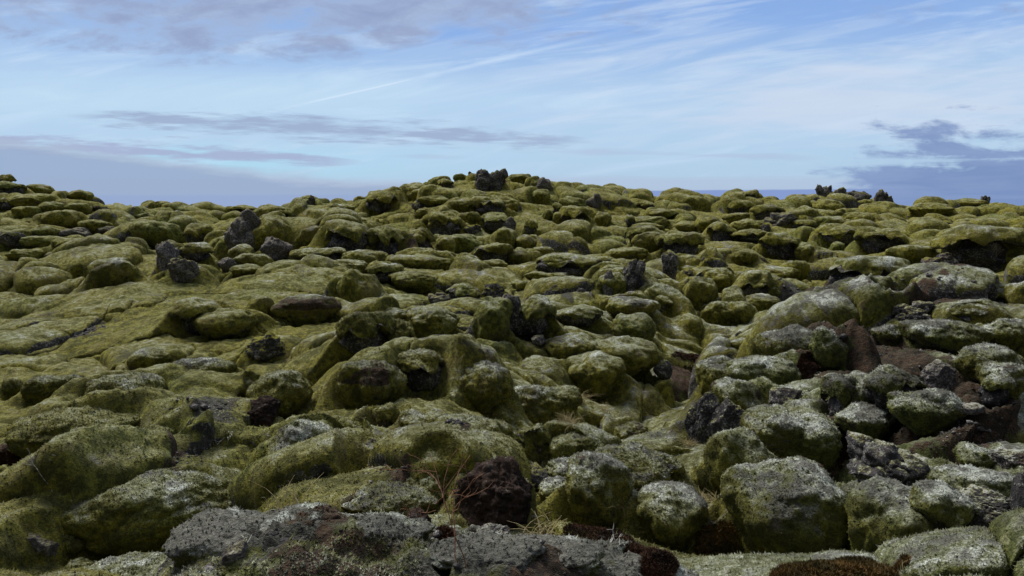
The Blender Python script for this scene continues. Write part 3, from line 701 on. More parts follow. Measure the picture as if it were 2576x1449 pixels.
def rock_colour(nt, P):
    a = noise(nt, P, 2.3, 5, 0.65); f = noise(nt, P, 17.0, 5, 0.7); g = noise(nt, P, 60.0, 3, 0.6)
    c = mixc(nt, a.step(0.35, 0.7), (0.032, 0.031, 0.034), (0.105, 0.098, 0.098))
    c = mixc(nt, noise(nt, P, 1.1, 3).step(0.55, 0.75) * 0.6, c, (0.085, 0.045, 0.032))
    v = nt.nodes.new('ShaderNodeTexVoronoi'); v.inputs['Scale'].default_value = 9.0
    nt.links.new(P, v.inputs['Vector'])
    lich = (f * 0.9 + a * 0.4 + g * 0.2).step(0.76, 0.88)
    c = mixc(nt, lich * 0.8, c, mixc(nt, g.step(0.4, 0.6), (0.24, 0.235, 0.23), (0.42, 0.41, 0.39)))
    c = mixc(nt, g.step(0.55, 0.35) * 0.5, c, (0.02, 0.02, 0.022))
    return c, f, g


def bump(nt, b, h, strength, dist):
    n = nt.nodes.new('ShaderNodeBump'); n.inputs['Strength'].default_value = strength; n.inputs['Distance'].default_value = dist
    nt.links.new(h.v, n.inputs['Height']); nt.links.new(n.outputs[0], b.inputs['Normal'])


def moss_mat():
    m, nt, b, P, nz = new_mat('moss')
    big = noise(nt, P, 0.28, 4, 0.6); mid = noise(nt, P, 1.7, 5, 0.6); sm = noise(nt, P, 7.5, 5, 0.65); gr = noise(nt, P, 52.0, 4, 0.75)
    pat = noise(nt, P, 0.95, 6, 0.68, 0.5)
    big, mid, sm, gr, pat = [(q - 0.5) * k + 0.5 for q, k in ((big, 1.9), (mid, 1.9), (sm, 1.9), (gr, 1.7), (pat, 1.9))]
    top = attr(nt, 'top')
    hue, frost, earth, rocky = attr(nt, 'hue'), attr(nt, 'frost') + (top - 0.55) * 0.75, attr(nt, 'earth'), attr(nt, 'rocky')
    olive = mixc(nt, (sm * 0.5 + mid * 0.5).step(0.36, 0.62), (0.078, 0.076, 0.009), (0.248, 0.228, 0.027))
    green = mixc(nt, (sm * 0.5 + mid * 0.5).step(0.36, 0.62), (0.050, 0.066, 0.012), (0.150, 0.172, 0.036))
    c = mixc(nt, (hue + (big - 0.5) * 1.6 + (mid - 0.5) * 0.8).step(0.2, 0.9), olive, green)
    c = mixc(nt, (mid * 0.6 + pat * 0.4).step(0.52, 0.66) * 0.5, c, (0.13, 0.10, 0.042))          # browner strands
    c = mixc(nt, (sm * 0.6 + big * 0.4).step(0.55, 0.68) * 0.35, c, (0.25, 0.245, 0.03))             # fresh yellow green
    # painted top light, then grey green fringe moss and hoar, on what faces the sky
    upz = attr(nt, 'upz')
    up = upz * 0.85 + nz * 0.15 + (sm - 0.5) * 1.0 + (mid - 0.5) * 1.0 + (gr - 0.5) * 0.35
    tips = (upz + (sm - 0.5) * 0.7 + (mid - 0.5) * 0.4 + top * 0.35).step(0.85, 1.45)  # paler up-facing moss: light from above painted into the colour
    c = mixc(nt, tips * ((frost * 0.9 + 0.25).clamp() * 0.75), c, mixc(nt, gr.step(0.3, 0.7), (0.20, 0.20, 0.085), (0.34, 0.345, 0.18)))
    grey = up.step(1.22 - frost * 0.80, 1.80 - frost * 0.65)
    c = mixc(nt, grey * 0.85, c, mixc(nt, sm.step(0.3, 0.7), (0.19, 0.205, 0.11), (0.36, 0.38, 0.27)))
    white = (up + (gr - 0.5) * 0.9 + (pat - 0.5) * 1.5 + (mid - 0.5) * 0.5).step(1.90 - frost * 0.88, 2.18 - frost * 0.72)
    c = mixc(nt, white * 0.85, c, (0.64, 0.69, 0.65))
    # dead dark and bare brown tops
    dead = (pat * 0.6 + sm * 0.45 + gr * 0.15 + nz * 0.16 + frost * 0.15).step(0.92, 1.05)
    c = mixc(nt, dead * 0.85, c, mixc(nt, mid.step(0.4, 0.6), (0.040, 0.034, 0.032), (0.085, 0.075, 0.066)))
    # earth, heath and dead moss patches, ragged by noise
    e = (earth + (sm - 0.5) * 0.9 * earth.step(0.0, 0.3) + (mid - 0.5) * 1.1 * earth.step(0.0, 0.3) + (gr - 0.5) * 0.5).step(0.45, 0.65)
    ec = mixc(nt, sm.step(0.3, 0.7), (0.022, 0.013, 0.010), (0.075, 0.038, 0.026))
    ec = mixc(nt, (attr(nt, 'rust') + (mid - 0.5) * 0.8).clamp() * 0.8, ec, mixc(nt, sm.step(0.3, 0.7), (0.035, 0.016, 0.011), (0.095, 0.042, 0.026)))
    ec = mixc(nt, attr(nt, 'dark'), ec, mixc(nt, gr.step(0.35, 0.65), (0.030, 0.028, 0.028), (0.10, 0.098, 0.09)))
    peb = noise(nt, P, 24.0, 4, 0.7).step(0.60, 0.72)
    ec = mixc(nt, peb * 0.55, ec, (0.16, 0.145, 0.13))
    ec = mixc(nt, (sm + (gr - 0.5)).step(0.75, 1.0) * 0.7, ec, (0.10, 0.105, 0.045))
    c = mixc(nt, e, c, ec)
    # bare rock showing low on steep and overhanging sides
    rc, rf, rg = rock_colour(nt, P)
    steep = (rocky * 1.0 - upz * 0.9 + (mid - 0.5) * 0.8 + (sm - 0.5) * 0.5).step(0.62, 0.80)
    c = mixc(nt, steep, c, rc)
    fi = noise(nt, P, 17.0, 4, 0.7)
    grain = (gr.step(0.10, 0.85) * 1.1 + 0.42) * (((fi - 0.5) * 1.9 + 1.08).max(0.4)).min(1.7)  # colour grain; its dark pits paint in self-shadow between moss strands
    n = nt.nodes.new('ShaderNodeVectorMath'); n.operation = 'SCALE'
    nt.links.new(c, n.inputs[0]); nt.links.new(grain.v, n.inputs['Scale'])
    nt.links.new(n.outputs[0], b.inputs['Base Color'])
    b.inputs['Sheen Weight'].default_value = 0.12; b.inputs['Sheen Roughness'].default_value = 0.5; b.inputs['Sheen Tint'].default_value = (0.8, 0.85, 0.6, 1)
    bump(nt, b, gr * 0.7 + fi * 1.2 + sm * 1.2 + rf * (steep.max(e)) * 1.6, 1.0, 0.06)
    return m


def rock_mat():
    m, nt, b, P, nz = new_mat('lava')
    rc, f, g = rock_colour(nt, P)
    fr, moss = attr(nt, 'frost'), attr(nt, 'mossy')
    mid = noise(nt, P, 3.0, 5, 0.65)
    up = nz + (f - 0.5) * 1.2 + (g - 0.5) * 1.0 + (mid - 0.5)
    c = mixc(nt, (up + moss * 0.7).step(0.85, 1.05) * (moss.step(0.0, 0.3)), rc, mixc(nt, mid.step(0.4, 0.6), (0.08, 0.082, 0.012), (0.19, 0.18, 0.03)))
    c = mixc(nt, up.step(1.35 - fr * 0.8, 1.6 - fr * 0.7) * 0.8, c, (0.42, 0.44, 0.41))
    c = mixc(nt, attr(nt, 'pale') * 0.4, c, mixc(nt, f.step(0.4, 0.6), (0.10, 0.09, 0.09), (0.26, 0.24, 0.23)))
    nt.links.new(c, b.inputs['Base Color'])
    bump(nt, b, f * 1.0 + g * 0.4 + mid, 1.0, 0.05)
    return m


def peat_mat():
    m, nt, b, P, nz = new_mat('peat')
    f = noise(nt, P, 14.0, 5, 0.7); mid = noise(nt, P, 2.6, 5, 0.6); g = noise(nt, P, 70, 3, 0.7)
    c = mixc(nt, (f * 0.5 + mid * 0.5).step(0.38, 0.62), (0.014, 0.010, 0.009), (0.060, 0.038, 0.029))
    c = mixc(nt, mid.step(0.56, 0.66) * 0.7, c, (0.055, 0.05, 0.048))
    c = mixc(nt, (f * 0.8 + g * 0.3).step(0.66, 0.74) * 0.6, c, (0.24, 0.22, 0.19))
    c = mixc(nt, (nz + (f - 0.5) * 1.6 + (g - 0.5) * 1.5).step(1.15, 1.5) * 0.7, c, (0.38, 0.41, 0.37))
    nt.links.new(c, b.inputs['Base Color'])
    bump(nt, b, f + g * 0.4 + mid, 1.0, 0.05)
    return m


def plain_mat(name, c0, c1, scale=8.0, rough=0.8):
    m, nt, b, P, nz = new_mat(name)
    n = noise(nt, P, scale, 3, 0.6)
    nt.links.new(mixc(nt, n.step(0.35, 0.65), c0, c1), b.inputs['Base Color'])
    b.inputs['Roughness'].default_value = rough
    return m


MOSS, LAVA, PEAT = moss_mat(), rock_mat(), peat_mat()
STRAW = plain_mat('straw', (0.22, 0.17, 0.08), (0.42, 0.36, 0.20), 20)
TWIG = plain_mat('twig', (0.16, 0.15, 0.13), (0.42, 0.41, 0.38), 30)
BUD = plain_mat('catkin', (0.55, 0.55, 0.42), (0.8, 0.8, 0.68), 30)
RED = plain_mat('red_stem', (0.13, 0.06, 0.035), (0.24, 0.13, 0.08), 30)
HEATH = plain_mat('heath', (0.022, 0.014, 0.010), (0.075, 0.038, 0.022), 6)
HEATHG = plain_mat('crowberry', (0.05, 0.040, 0.014), (0.13, 0.075, 0.022), 5)

# ------------------------------------------------------------------ meshes from arrays
def link_mesh(name, V, Fc, m, attrs=None, parent=None, loc=(0, 0, 0), smooth=True):
    me = bpy.data.meshes.new(name)
    nf = len(Fc); k = Fc.shape[1]
    me.vertices.add(len(V)); me.vertices.foreach_set('co', np.ascontiguousarray(V, dtype=np.float32).ravel())
    me.loops.add(nf * k); me.loops.foreach_set('vertex_index', Fc.astype(np.int32).ravel())
    me.polygons.add(nf)
    me.polygons.foreach_set('loop_start', np.arange(0, nf * k, k, dtype=np.int32))
    me.polygons.foreach_set('loop_total', np.full(nf, k, dtype=np.int32))
    if smooth: me.polygons.foreach_set('use_smooth', np.ones(nf, dtype=bool))
    for an, av in (attrs or {}).items():
        a = me.attributes.new(an, 'FLOAT', 'POINT')
        a.data.foreach_set('value', (np.zeros(len(V)) + av).astype(np.float32))
    me.update(calc_edges=True)
    me.materials.append(m)
    o = bpy.data.objects.new(name, me); COL.objects.link(o)
    if parent is not None: o.parent = parent
    o.location = loc
    return o


def tag(o, label=None, cat=None, group=None, kind=None):
    for k, v in (('label', label), ('category', cat), ('group', group), ('kind', kind)):
        if v: o[k] = v
    return o


_ico = {}
def ico(l):
    if l not in _ico:
        bm = bmesh.new(); bmesh.ops.create_icosphere(bm, subdivisions=l, radius=1.0)
        V = np.array([v.co[:] for v in bm.verts]); Fc = np.array([[v.index for v in f.verts] for f in bm.faces]); bm.free()
        _ico[l] = (V, Fc)
    return _ico[l]


def moss_blob(a, b, H, seed, lvl, world, cap=False, shape=1.0):
    """half width a, half depth b, height H above the ground; local z 0 is the ground"""
    D, Fc = ico(lvl)
    rs = np.random.RandomState(seed); off = rs.uniform(-50, 50, 3)
    r = 1 + 0.42 * perlin(D * 1.1 + off, 1) + 0.24 * (np.abs(perlin(D * 1.7 + off, 2)) - 0.2) + 0.07 * (np.abs(perlin(D * 3.6 + off, 3)) - 0.2)
    for _ in range(3):                                           # a few broad lobes
        u = rs.normal(size=3); u[2] = abs(u[2]) * 0.3; u /= np.linalg.norm(u)
        t = np.clip((D @ u - 0.45) / 0.5, 0, 1); r += rs.uniform(0.03, 0.28) * t * t * (3 - 2 * t)
    Q = D * r[:, None]
    # loaf like cross section
    e = rs.uniform(0.78, 0.95)
    Q[:, 2] = np.sign(Q[:, 2]) * np.abs(Q[:, 2]) ** (1 / e) if False else Q[:, 2]
    zc, up, dn = 0.38 * H, 0.62 * H, 0.95 * H
    mx = Q[:, 2].max(); wx = np.abs(Q[:, 0]).max()
    Z = np.where(Q[:, 2] > 0, Q[:, 2] / mx * up, Q[:, 2] * dn) + zc
    Xx = Q[:, 0] / wx * a; Yy = Q[:, 1] * b
    tb = np.clip((zc - Z) / (0.9 * H), 0, 1); Xx = Xx * (1 - 0.2 * tb); Yy = Yy * (1 - 0.2 * tb)
    Xx = Xx + (Z - zc) * rs.uniform(-0.25, 0.25)
    if cap:
        n = perlin(np.c_[D[:, 0] * 2.2, D[:, 1] * 2.2, np.zeros(len(D))] + off, 5)
        rim = H * np.clip(0.50 + 0.5 * n, 0.28, 0.70)
        under = Z < rim
        k = np.where(under, 0.80 + 0.08 * n, 1.0)
        t = np.clip((rim - Z) / (0.5 * H), 0, 1)
        Z = np.where(under, rim - 0.05 * H + 0.10 * H * t, Z)
        s = np.where(under, 1.0 - 0.22 * t, 1.0)
        Xx = Xx * s; Yy = Yy * s
    V = np.c_[Xx, Yy, Z]
    W = V + world
    amp = min(0.045, 0.05 * a)
    N = D / np.array([a, b, H]); N /= np.linalg.norm(N, axis=1)[:, None]
    px = a * 2 / max(2, 2 ** lvl * 2.4)                             # spacing of the vertices
    d = amp * (1.6 * perlin(W * 2.2, 11) + 0.9 * (np.abs(perlin(W * 5, 12)) - 0.2))
    d = d + min(0.035, a * 0.04) * (np.abs(perlin(W * 3.1 + 7, 15)) - 0.15)
    if px < 0.05: d += 0.026 * perlin(W * 11, 13)
    if px < 0.025: d += 0.018 * perlin(W * 32, 14)
    return V + N * d[:, None], Fc


def rock_blob(a, b, H, seed, lvl, rough=1.0, tall=False):
    D, Fc = ico(lvl)
    rs = np.random.RandomState(seed); off = rs.uniform(-50, 50, 3)
    n = 22
    K = rs.normal(size=(n, 3)); K /= np.linalg.norm(K, axis=1)[:, None]
    dd = rs.uniform(0.74, 1.0, n)
    c = D @ K.T
    r = np.min(np.where(c > 0.05, dd[None, :] / np.maximum(c, 0.05), 9), axis=1)
    r = np.minimum(r, 1.25)
    Q = D * r[:, None]
    r2 = rough * (0.24 * fbm(Q * 2.0 + off, 2, 21) + 0.22 * (np.abs(perlin(Q * 3.4 + off, 22)) - 0.15) + 0.12 * (np.abs(perlin(Q * 7.5 + off, 23)) - 0.15) + (0.08 * perlin(Q * 17 + off, 24) if lvl > 4 else 0))
    Q = Q + D * r2[:, None]
    if tall:
        Q[:, 2] += np.maximum(Q[:, 2], 0) * 0.45 * (perlin(np.c_[Q[:, :2] * 2.2, Q[:, 2] * 0.3] + off, 26))
    zc = 0.35 * H
    Z = np.where(Q[:, 2] > 0, Q[:, 2] / Q[:, 2].max() * 0.65 * H, Q[:, 2] * 0.7 * H) + zc
    return np.c_[Q[:, 0] / np.abs(Q[:, 0]).max() * a, Q[:, 1] * b, Z], Fc


def vnz(V, Fc):
    """how far each vertex faces the sky"""
    N = np.cross(V[Fc[:, 1]] - V[Fc[:, 0]], V[Fc[:, 2]] - V[Fc[:, 0]])
    S = np.zeros_like(V)
    for k in range(Fc.shape[1]):
        for c in range(3): S[:, c] += np.bincount(Fc[:, k], N[:, c], len(V))
    return S[:, 2] / (np.linalg.norm(S, axis=1) + 1e-12)


def tufts(V, Fc, n, h, rad, seed, upmin=-0.5):
    """little pointed sprigs standing on a triangle mesh; returns vertices, triangles and the face each stands on"""
    rs = np.random.RandomState(seed)
    A, B, C_ = V[Fc[:, 0]], V[Fc[:, 1]], V[Fc[:, 2]]
    N = np.cross(B - A, C_ - A); ar = np.linalg.norm(N, axis=1) + 1e-12; N /= ar[:, None]
    wt = ar * (N[:, 2] > upmin)
    f = rs.choice(len(Fc), n, p=wt / wt.sum())
    u, v = rs.rand(n), rs.rand(n); s = u + v > 1; u[s], v[s] = 1 - u[s], 1 - v[s]
    P = A[f] + (B - A)[f] * u[:, None] + (C_ - A)[f] * v[:, None]; Nf = N[f]
    t = np.cross(Nf, rs.normal(size=(n, 3))); t /= np.linalg.norm(t, axis=1)[:, None]; b2 = np.cross(Nf, t)
    hh = h * rs.uniform(0.4, 1.3, n)[:, None]; rr = rad * rs.uniform(0.6, 1.4, n)[:, None]
    tip = P + Nf * hh + rs.normal(size=(n, 3)) * hh * 0.45
    q = [P - Nf * 0.3 * hh + rr * (t * math.cos(a) + b2 * math.sin(a)) for a in (0, 2.1, 4.2)]
    VV = np.stack(q + [tip], 1).reshape(-1, 3)
    o = (np.arange(n) * 4)[:, None]
    T = np.concatenate([o + np.array([[0, 1, 3]]), o + np.array([[1, 2, 3]]), o + np.array([[2, 0, 3]])])
    return VV, T, f


def with_tufts(V, Fc, at, n, h, rad, seed):
    VV, T, f = tufts(V, Fc, n, h, rad, seed)
    a2 = {}
    for k, q in at.items():
        q = np.zeros(len(V)) + q
        a2[k] = np.concatenate([q, np.repeat(q[Fc[f, 0]], 4)])
    return np.concatenate([V, VV]), np.concatenate([Fc, T + len(V)]), a2


def crag(a, b, H, seed, n, lvl, rough):
    """broken lava: blocks of many sizes jammed into one crag"""
    rs = np.random.RandomState(seed + 55)
    Vs, Fs = [], []; base = 0
    parts = [(0, 0, 0, 0.80, 0.82)]
    for j in range(n):
        q = rs.uniform(0.25, 0.8); t = rs.uniform(0, 6.28); s = rs.uniform(0.20, 0.48)
        z = rs.uniform(-0.1, 0.72) * (1.0 - 0.55 * q)
        parts.append((math.cos(t) * q * (1 - s * 0.6), math.sin(t) * q * (1 - s * 0.6), z, s, s * rs.uniform(0.8, 1.5)))
    for j, (u, v, z, s, hs) in enumerate(parts):
        V, Fc = rock_blob(a * s, b * s, H * hs, seed + j * 13, lvl if j == 0 else max(lvl - 1, 3), rough)
        if j:
            an = rs.uniform(-0.5, 0.5); c, si = math.cos(an), math.sin(an)
            V = np.c_[V[:, 0] * c - V[:, 2] * si, V[:, 1], V[:, 0] * si + V[:, 2] * c]
        Vs.append(V + np.array([u * a, v * b, z * H])); Fs.append(Fc + base); base += len(V)
    V = np.concatenate(Vs); V[:, 2] *= H / max(V[:, 2].max(), 1e-6)
    return V, np.concatenate(Fs)


# ------------------------------------------------------------------ place the boulders on the land
PL = []
for i, (z, x0, y0, x1, y1, kind, label) in enumerate(ROCKS):
    X0, Y0 = zp(z, x0, y0); X1, Y1 = zp(z, x1, y1)
    cx = (X0 + X1) / 2; wpx = X1 - X0; hpx = Y1 - Y0
    ledge = 'ledge' in label or 'bottom' in label
    f = hit(cx, min(Y1, 1600), dmin=5.0 if (Y1 > 1230 and cx < 1650 and not ledge) else 34.0 if 'shaded left slope' in label or 'slope foot' in label or 'left slope' in label else 2.5)
    t = f[1] / ray(cx, Y1)[1]
    w = wpx * t / F
    asp = hpx / wpx
    dp = w * (0.60 if asp < 0.6 else 0.8) if kind != 'R' else w * 0.8
    dirn = f[:2] / np.linalg.norm(f[:2])
    c = f[:2] + dirn * dp * 0.42
    rt = ray(cx, Y0); tt = (c @ dirn) / np.hypot(rt[0], rt[1])
    ztop = CAMZ + rt[2] * tt
    gz = 0.5 * float(base_z(c[0], c[1])) + 0.5 * f[2]
    H = max(ztop - gz, (0.24 if not ledge else 0.14) * w, 0.10)
    if kind == 'R': H *= 1.12; w *= 1.3 if f[1] > 35 else 1.1
    if kind == 'C': H *= 1.08
    if 'front ledge' in label and kind == 'F': w *= 1.3; dp *= 1.2; H *= 0.8
    PL.append(dict(x=c[0], y=c[1], z=gz, w=w, d=dp, H=H, fx=f[0], fy=f[1], kind=kind, label=label, cx=cx, cy=(Y0 + Y1) / 2, wpx=wpx, D=f[1], ang=math.atan2(dirn[0], dirn[1]), i=i))

# rasters over the land, 8 cm cells: how far the small ground relief is let through, pits, and earth patches
RX0, RY0, RS, RNX, RNY = -52.0, 0.0, 0.08, 1300, 1050
relief = np.ones((RNY, RNX), np.float32); pit = np.zeros((RNY, RNX), np.float32)
earth = np.zeros((RNY, RNX), np.float32); rust = np.zeros_like(earth); dark = np.zeros_like(earth)
def stamp(x, y, ra, rb, ang, uv=False):
    R = max(ra, rb) * 2.2
    i0, i1 = int((x - R - RX0) / RS), int((x + R - RX0) / RS) + 2; j0, j1 = int((y - R - RY0) / RS), int((y + R - RY0) / RS) + 2
    i0, j0 = max(i0, 0), max(j0, 0); i1, j1 = min(i1, RNX), min(j1, RNY)
    if i0 >= i1 or j0 >= j1: return None
    xs = RX0 + RS * np.arange(i0, i1) - x; ys = RY0 + RS * np.arange(j0, j1) - y
    gx, gy = np.meshgrid(xs, ys)
    u = gx * math.cos(ang) - gy * math.sin(ang); v = gx * math.sin(ang) + gy * math.cos(ang)
    return (slice(j0, j1), slice(i0, i1)), (np.hypot(u / ra, v / rb) if not uv else (u / ra, v / rb))
def sstep(t): t = np.clip(t, 0, 1); return t * t * (3 - 2 * t)
skirt = np.zeros_like(relief)
for p in PL:
    if 1:
        k = p['d'] * 0.55
        s = stamp(p['x'] + math.sin(p['ang']) * k, p['y'] + math.cos(p['ang']) * k, p['w'] * 0.66, p['d'] * 0.78, p['ang'])
        if s: skirt[s[0]] = np.maximum(skirt[s[0]], min(p['H'] * (0.5 if p['kind'] != 'R' else 0.45), 0.7) * np.exp(-(s[1] / 0.9) ** 2))
for p in PL:                                                    # the moss runs up the back and flanks of each boulder, its front stays undercut
    s = stamp(p['x'], p['y'], p['w'] / 2, p['d'] / 2, p['ang'], uv=True)
    if s:
        u, v = s[1]; q = np.hypot(u, v)
        side = sstep((v + 0.45) / 0.6) if 'front ledge' not in p['label'] else 1.0
        skirt[s[0]] = np.maximum(skirt[s[0]], min(p['H'] * (0.70 if p['kind'] != 'R' else 0.42), 0.9) * sstep((1.75 - q) / 0.95) * side)
for p in PL:
    if 'front ledge' in p['label']: continue
    s = stamp(p['x'] - math.sin(p['ang']) * p['d'] * 0.62, p['y'] - math.cos(p['ang']) * p['d'] * 0.62, p['w'] * 0.55, p['d'] * 0.35, p['ang'])
    if s: skirt[s[0]] *= 1 - 0.85 * sstep(1.5 - s[1])
for p in PL:
    s = stamp(p['x'], p['y'], p['w'] / 2, p['d'] / 2, p['ang'])
    if s: relief[s[0]] = np.minimum(relief[s[0]], 0.5 + 0.5 * sstep((s[1] - 0.7) / 0.5))
    fr_ = p['d'] * 0.5 + 0.25 * p['w']
    s = stamp(p['x'] - math.sin(p['ang']) * fr_, p['y'] - math.cos(p['ang']) * fr_, p['w'] * 0.55, p['w'] * 0.4, p['ang'])
    if s: relief[s[0]] = np.minimum(relief[s[0]], 0.12 + 0.88 * sstep((s[1] - 0.75) / 0.6))
    if p['kind'] in 'CMF' and 'front ledge' not in p['label']:
        k = 0.5 if p['kind'] == 'C' else 0.34
        fx, fy = p['x'] - math.sin(p['ang']) * p['d'] * 0.36, p['y'] - math.cos(p['ang']) * p['d'] * 0.36
        s = stamp(fx, fy, p['w'] * 0.45, p['d'] * 0.30, p['ang'])
        if s: pit[s[0]] = np.maximum(pit[s[0]], min(k * p['w'], 0.8) * sstep(1.35 - s[1]))
for z, x, y, hw, dep in HOLES:
    px, py = zp(z, x, y); f = hit(px, py); r = hw * ZONE[z][2] * f[1] / F; a = math.atan2(f[0], f[1])
    s = stamp(f[0], f[1], r, max(r * 0.6, 0.15), a)
    if s: pit[s[0]] = np.maximum(pit[s[0]], dep * sstep((1.25 - s[1]) / 0.6)); relief[s[0]] = np.minimum(relief[s[0]], 0.3 + 0.7 * sstep(s[1] - 0.7))
for z, x, y, hw, hh, k in EARTH:
    px, py = zp(z, x, y); f = hit(px, py); f0 = hit(px, py - hh * ZONE[z][2]); f1 = hit(px, py + hh * ZONE[z][2])
    ra = hw * ZONE[z][2] * f[1] / F; rb = min(max(np.hypot(*(f0 - f1)[:2]) / 2, ra * 0.5), ra * 2.0); a = math.atan2(f[0], f[1])
    s = stamp(f[0], f[1], ra, rb, a)
    if s:
        v = sstep((1.5 - s[1]) / 1.0)
        earth[s[0]] = np.maximum(earth[s[0]], v * (0.72 if k == 'd' else 1))
        if k == 'r': rust[s[0]] = np.maximum(rust[s[0]], v)
        if k == 'd': dark[s[0]] = np.maximum(dark[s[0]], v)


def samp(R, x, y, outside=0.0):
    i = (x - RX0) / RS; j = (y - RY0) / RS
    ok = (i >= 0) & (i < RNX - 1.01) & (j >= 0) & (j < RNY - 1.01)
    i = np.clip(i, 0, RNX - 1.01); j = np.clip(j, 0, RNY - 1.01); a = i.astype(int); b = j.astype(int); u = i - a; v = j - b
    r = R[b, a] * (1 - u) * (1 - v) + R[b, a + 1] * u * (1 - v) + R[b + 1, a] * (1 - u) * v + R[b + 1, a + 1] * u * v
    return np.where(ok, r, outside)


def pillows(x, y, size, seed, on, reach=0.22):
    """rounded cushions with creases between; returns height 0..1, sideways push and a per cushion random"""
    wx = x + 0.35 * size * perlin(np.c_[x / size * 0.8, y / size * 0.8, np.zeros_like(x)], seed + 5)
    wy = y + 0.35 * size * perlin(np.c_[x / size * 0.8, y / size * 0.8, np.zeros_like(x) + 9], seed + 6)
    gx = wx / (size * 1.25); gy = wy / size
    ix = np.floor(gx).astype(np.int64); iy = np.floor(gy).astype(np.int64)
    F1 = np.full(x.shape, 9.0); F2 = np.full(x.shape, 9.0); cx = np.zeros_like(x); cy = np.zeros_like(x); rnd = np.zeros_like(x)
    for dx in (-1, 0, 1):
        for dy in (-1, 0, 1):
            jx, jy = ix + dx, iy + dy
            qx = jx + 0.15 + 0.7 * hash01(jx, jy, 0, seed); qy = jy + 0.15 + 0.7 * hash01(jx, jy, 1, seed)
            d = np.hypot(gx - qx, gy - qy)
            nr = d < F1
            F2 = np.where(nr, F1, np.minimum(F2, d))
            cx = np.where(nr, qx, cx); cy = np.where(nr, qy, cy); rnd = np.where(nr, hash01(jx, jy, 2, seed), rnd); F1 = np.where(nr, d, F1)
    t = 2 * F1 / (F1 + F2)
    t = np.clip(t, 0, 1)
    amp = np.clip((rnd - (1 - on)) / 0.25, 0, 1) * (0.55 + 0.45 * ((rnd * 7.3) % 1.0))
    h = np.clip(1 - t ** 2.6, 0, 1) ** 0.52 * amp
    push = reach * amp * np.clip(t, 0, 1) ** 2 * np.sqrt(np.clip(1 - t, 0, 1)) * 2.2
    dxn = (gx - cx) * 1.25 * size; dyn = (gy - cy) * size; L = np.hypot(dxn, dyn) + 1e-6
    return h, dxn / L * push * size, dyn / L * push * size, rnd


def ground_xyz(x, y):
    r = np.hypot(x, y)
    ok = sstep((85 - np.abs(x)) / 20) * 1.0
    rel = samp(relief, x, y, 1.0)
    near = sstep((r - 3.5) / 8)
    # smooth slope of the near left mound and of the hill's foot stay calmer
    calm = 1 - 0.80 * np.exp(-(((x + 9) / 6.5) ** 2 + ((y - 20) / 6.5) ** 2) ** 1.5) - 0.3 * np.exp(-(((x - 20) / 7) ** 2 + ((y - 40) / 9) ** 2))
    xl, lx, ly, rl = pillows(x, y, 4.6, 37, 0.7, 0.10)
    big, bx, by, rb = pillows(x, y, 2.3, 41, 0.64)
    mid, mx_, my_, rm = pillows(x, y, 1.15, 52, 0.50)
    sml, sx, sy, rsm = pillows(x, y, 0.48, 63, 0.5)
    P0 = np.c_[x, y, np.zeros_like(x)]
    und = perlin(P0 * 0.16, 71) * 0.5 + perlin(P0 * 0.45, 72) * 0.22
    A = rel * calm * (0.20 + 0.85 * near); B = rel * calm * (0.24 + 0.30 * near); Cc = (0.35 + 0.65 * rel) * (0.055 + 0.03 * near)
    z = base_z(x, y) + und * near * rel * 0.8 + A * big + B * mid + 1.0 * sstep((r - 6) / 10) * (0.25 + 0.75 * rel) * calm * (xl - 0.4) + Cc * sml - 0.35 * A - 0.3 * B
    mask = sstep((60 - r) / 20)
    z = z - mask * rel * (0.42 * np.exp(-(mid / 0.18) ** 2) * (rm > 0.72) * near * 0.9 + 0.60 * np.exp(-(big / 0.2) ** 2) * (rb > 0.62))
    px_, py_ = bx * rel * calm * (0.3 + 0.7 * near) + 0.7 * mx_ * rel, by * rel * calm * (0.3 + 0.7 * near) + 0.7 * my_ * rel
    z = z - samp(pit, x, y) + samp(skirt, x, y)
    z = z + 0.05 * fbm(P0 * 1.1, 2, 81) + 0.022 * (np.abs(perlin(P0 * 4.5, 82)) - 0.2)
    wr = sstep((r - 6) / 6) * sstep((75 - r) / 20)
    Pw = np.c_[x * 0.8, y * 1.25, z * 1.5]
    z = z + wr * (0.10 * (np.abs(perlin(Pw * 1.7, 96)) - 0.2) + 0.07 * (np.abs(perlin(Pw * 3.9, 97)) - 0.2) + 0.02 * perlin(Pw * 9, 98))
    z = z + 0.05 * samp(earth, x, y) * (np.abs(perlin(P0 * 7, 99)) + perlin(P0 * 15, 100))
    z = z + 0.014 * perlin(P0 * 12, 83) * (r < 30)
    led = sstep((5.3 - r) / 0.8) * sstep((2.6 - x) / 1.2)
    z = z + led * (0.22 * perlin(P0 * 1.6, 86) + 0.16 * (np.abs(perlin(P0 * 3.1, 87)) - 0.2) + 0.06 * (np.abs(perlin(P0 * 8.7, 88)) - 0.2))
    f = sstep((14 - r) / 6)
    z = z + f * (0.010 * perlin(P0 * 30, 84) + 0.02 * (np.abs(perlin(P0 * 9, 85)) - 0.2))
    rocky = np.where((rb * 13.7) % 1 > 0.62, 1.0, 0.0) * 0.9 * near + 0.1
    px_ = px_ + lx * rel * near; py_ = py_ + ly * rel * near
    tp = np.clip(0.25 + 0.55 * big * (A > 0.05) + 0.35 * mid + samp(skirt, x, y) * 0.5 - samp(pit, x, y) * 1.2 + 0.35 * (xl - 0.4), 0, 1)
    return x + px_, y + py_, z, rocky * rel, tp


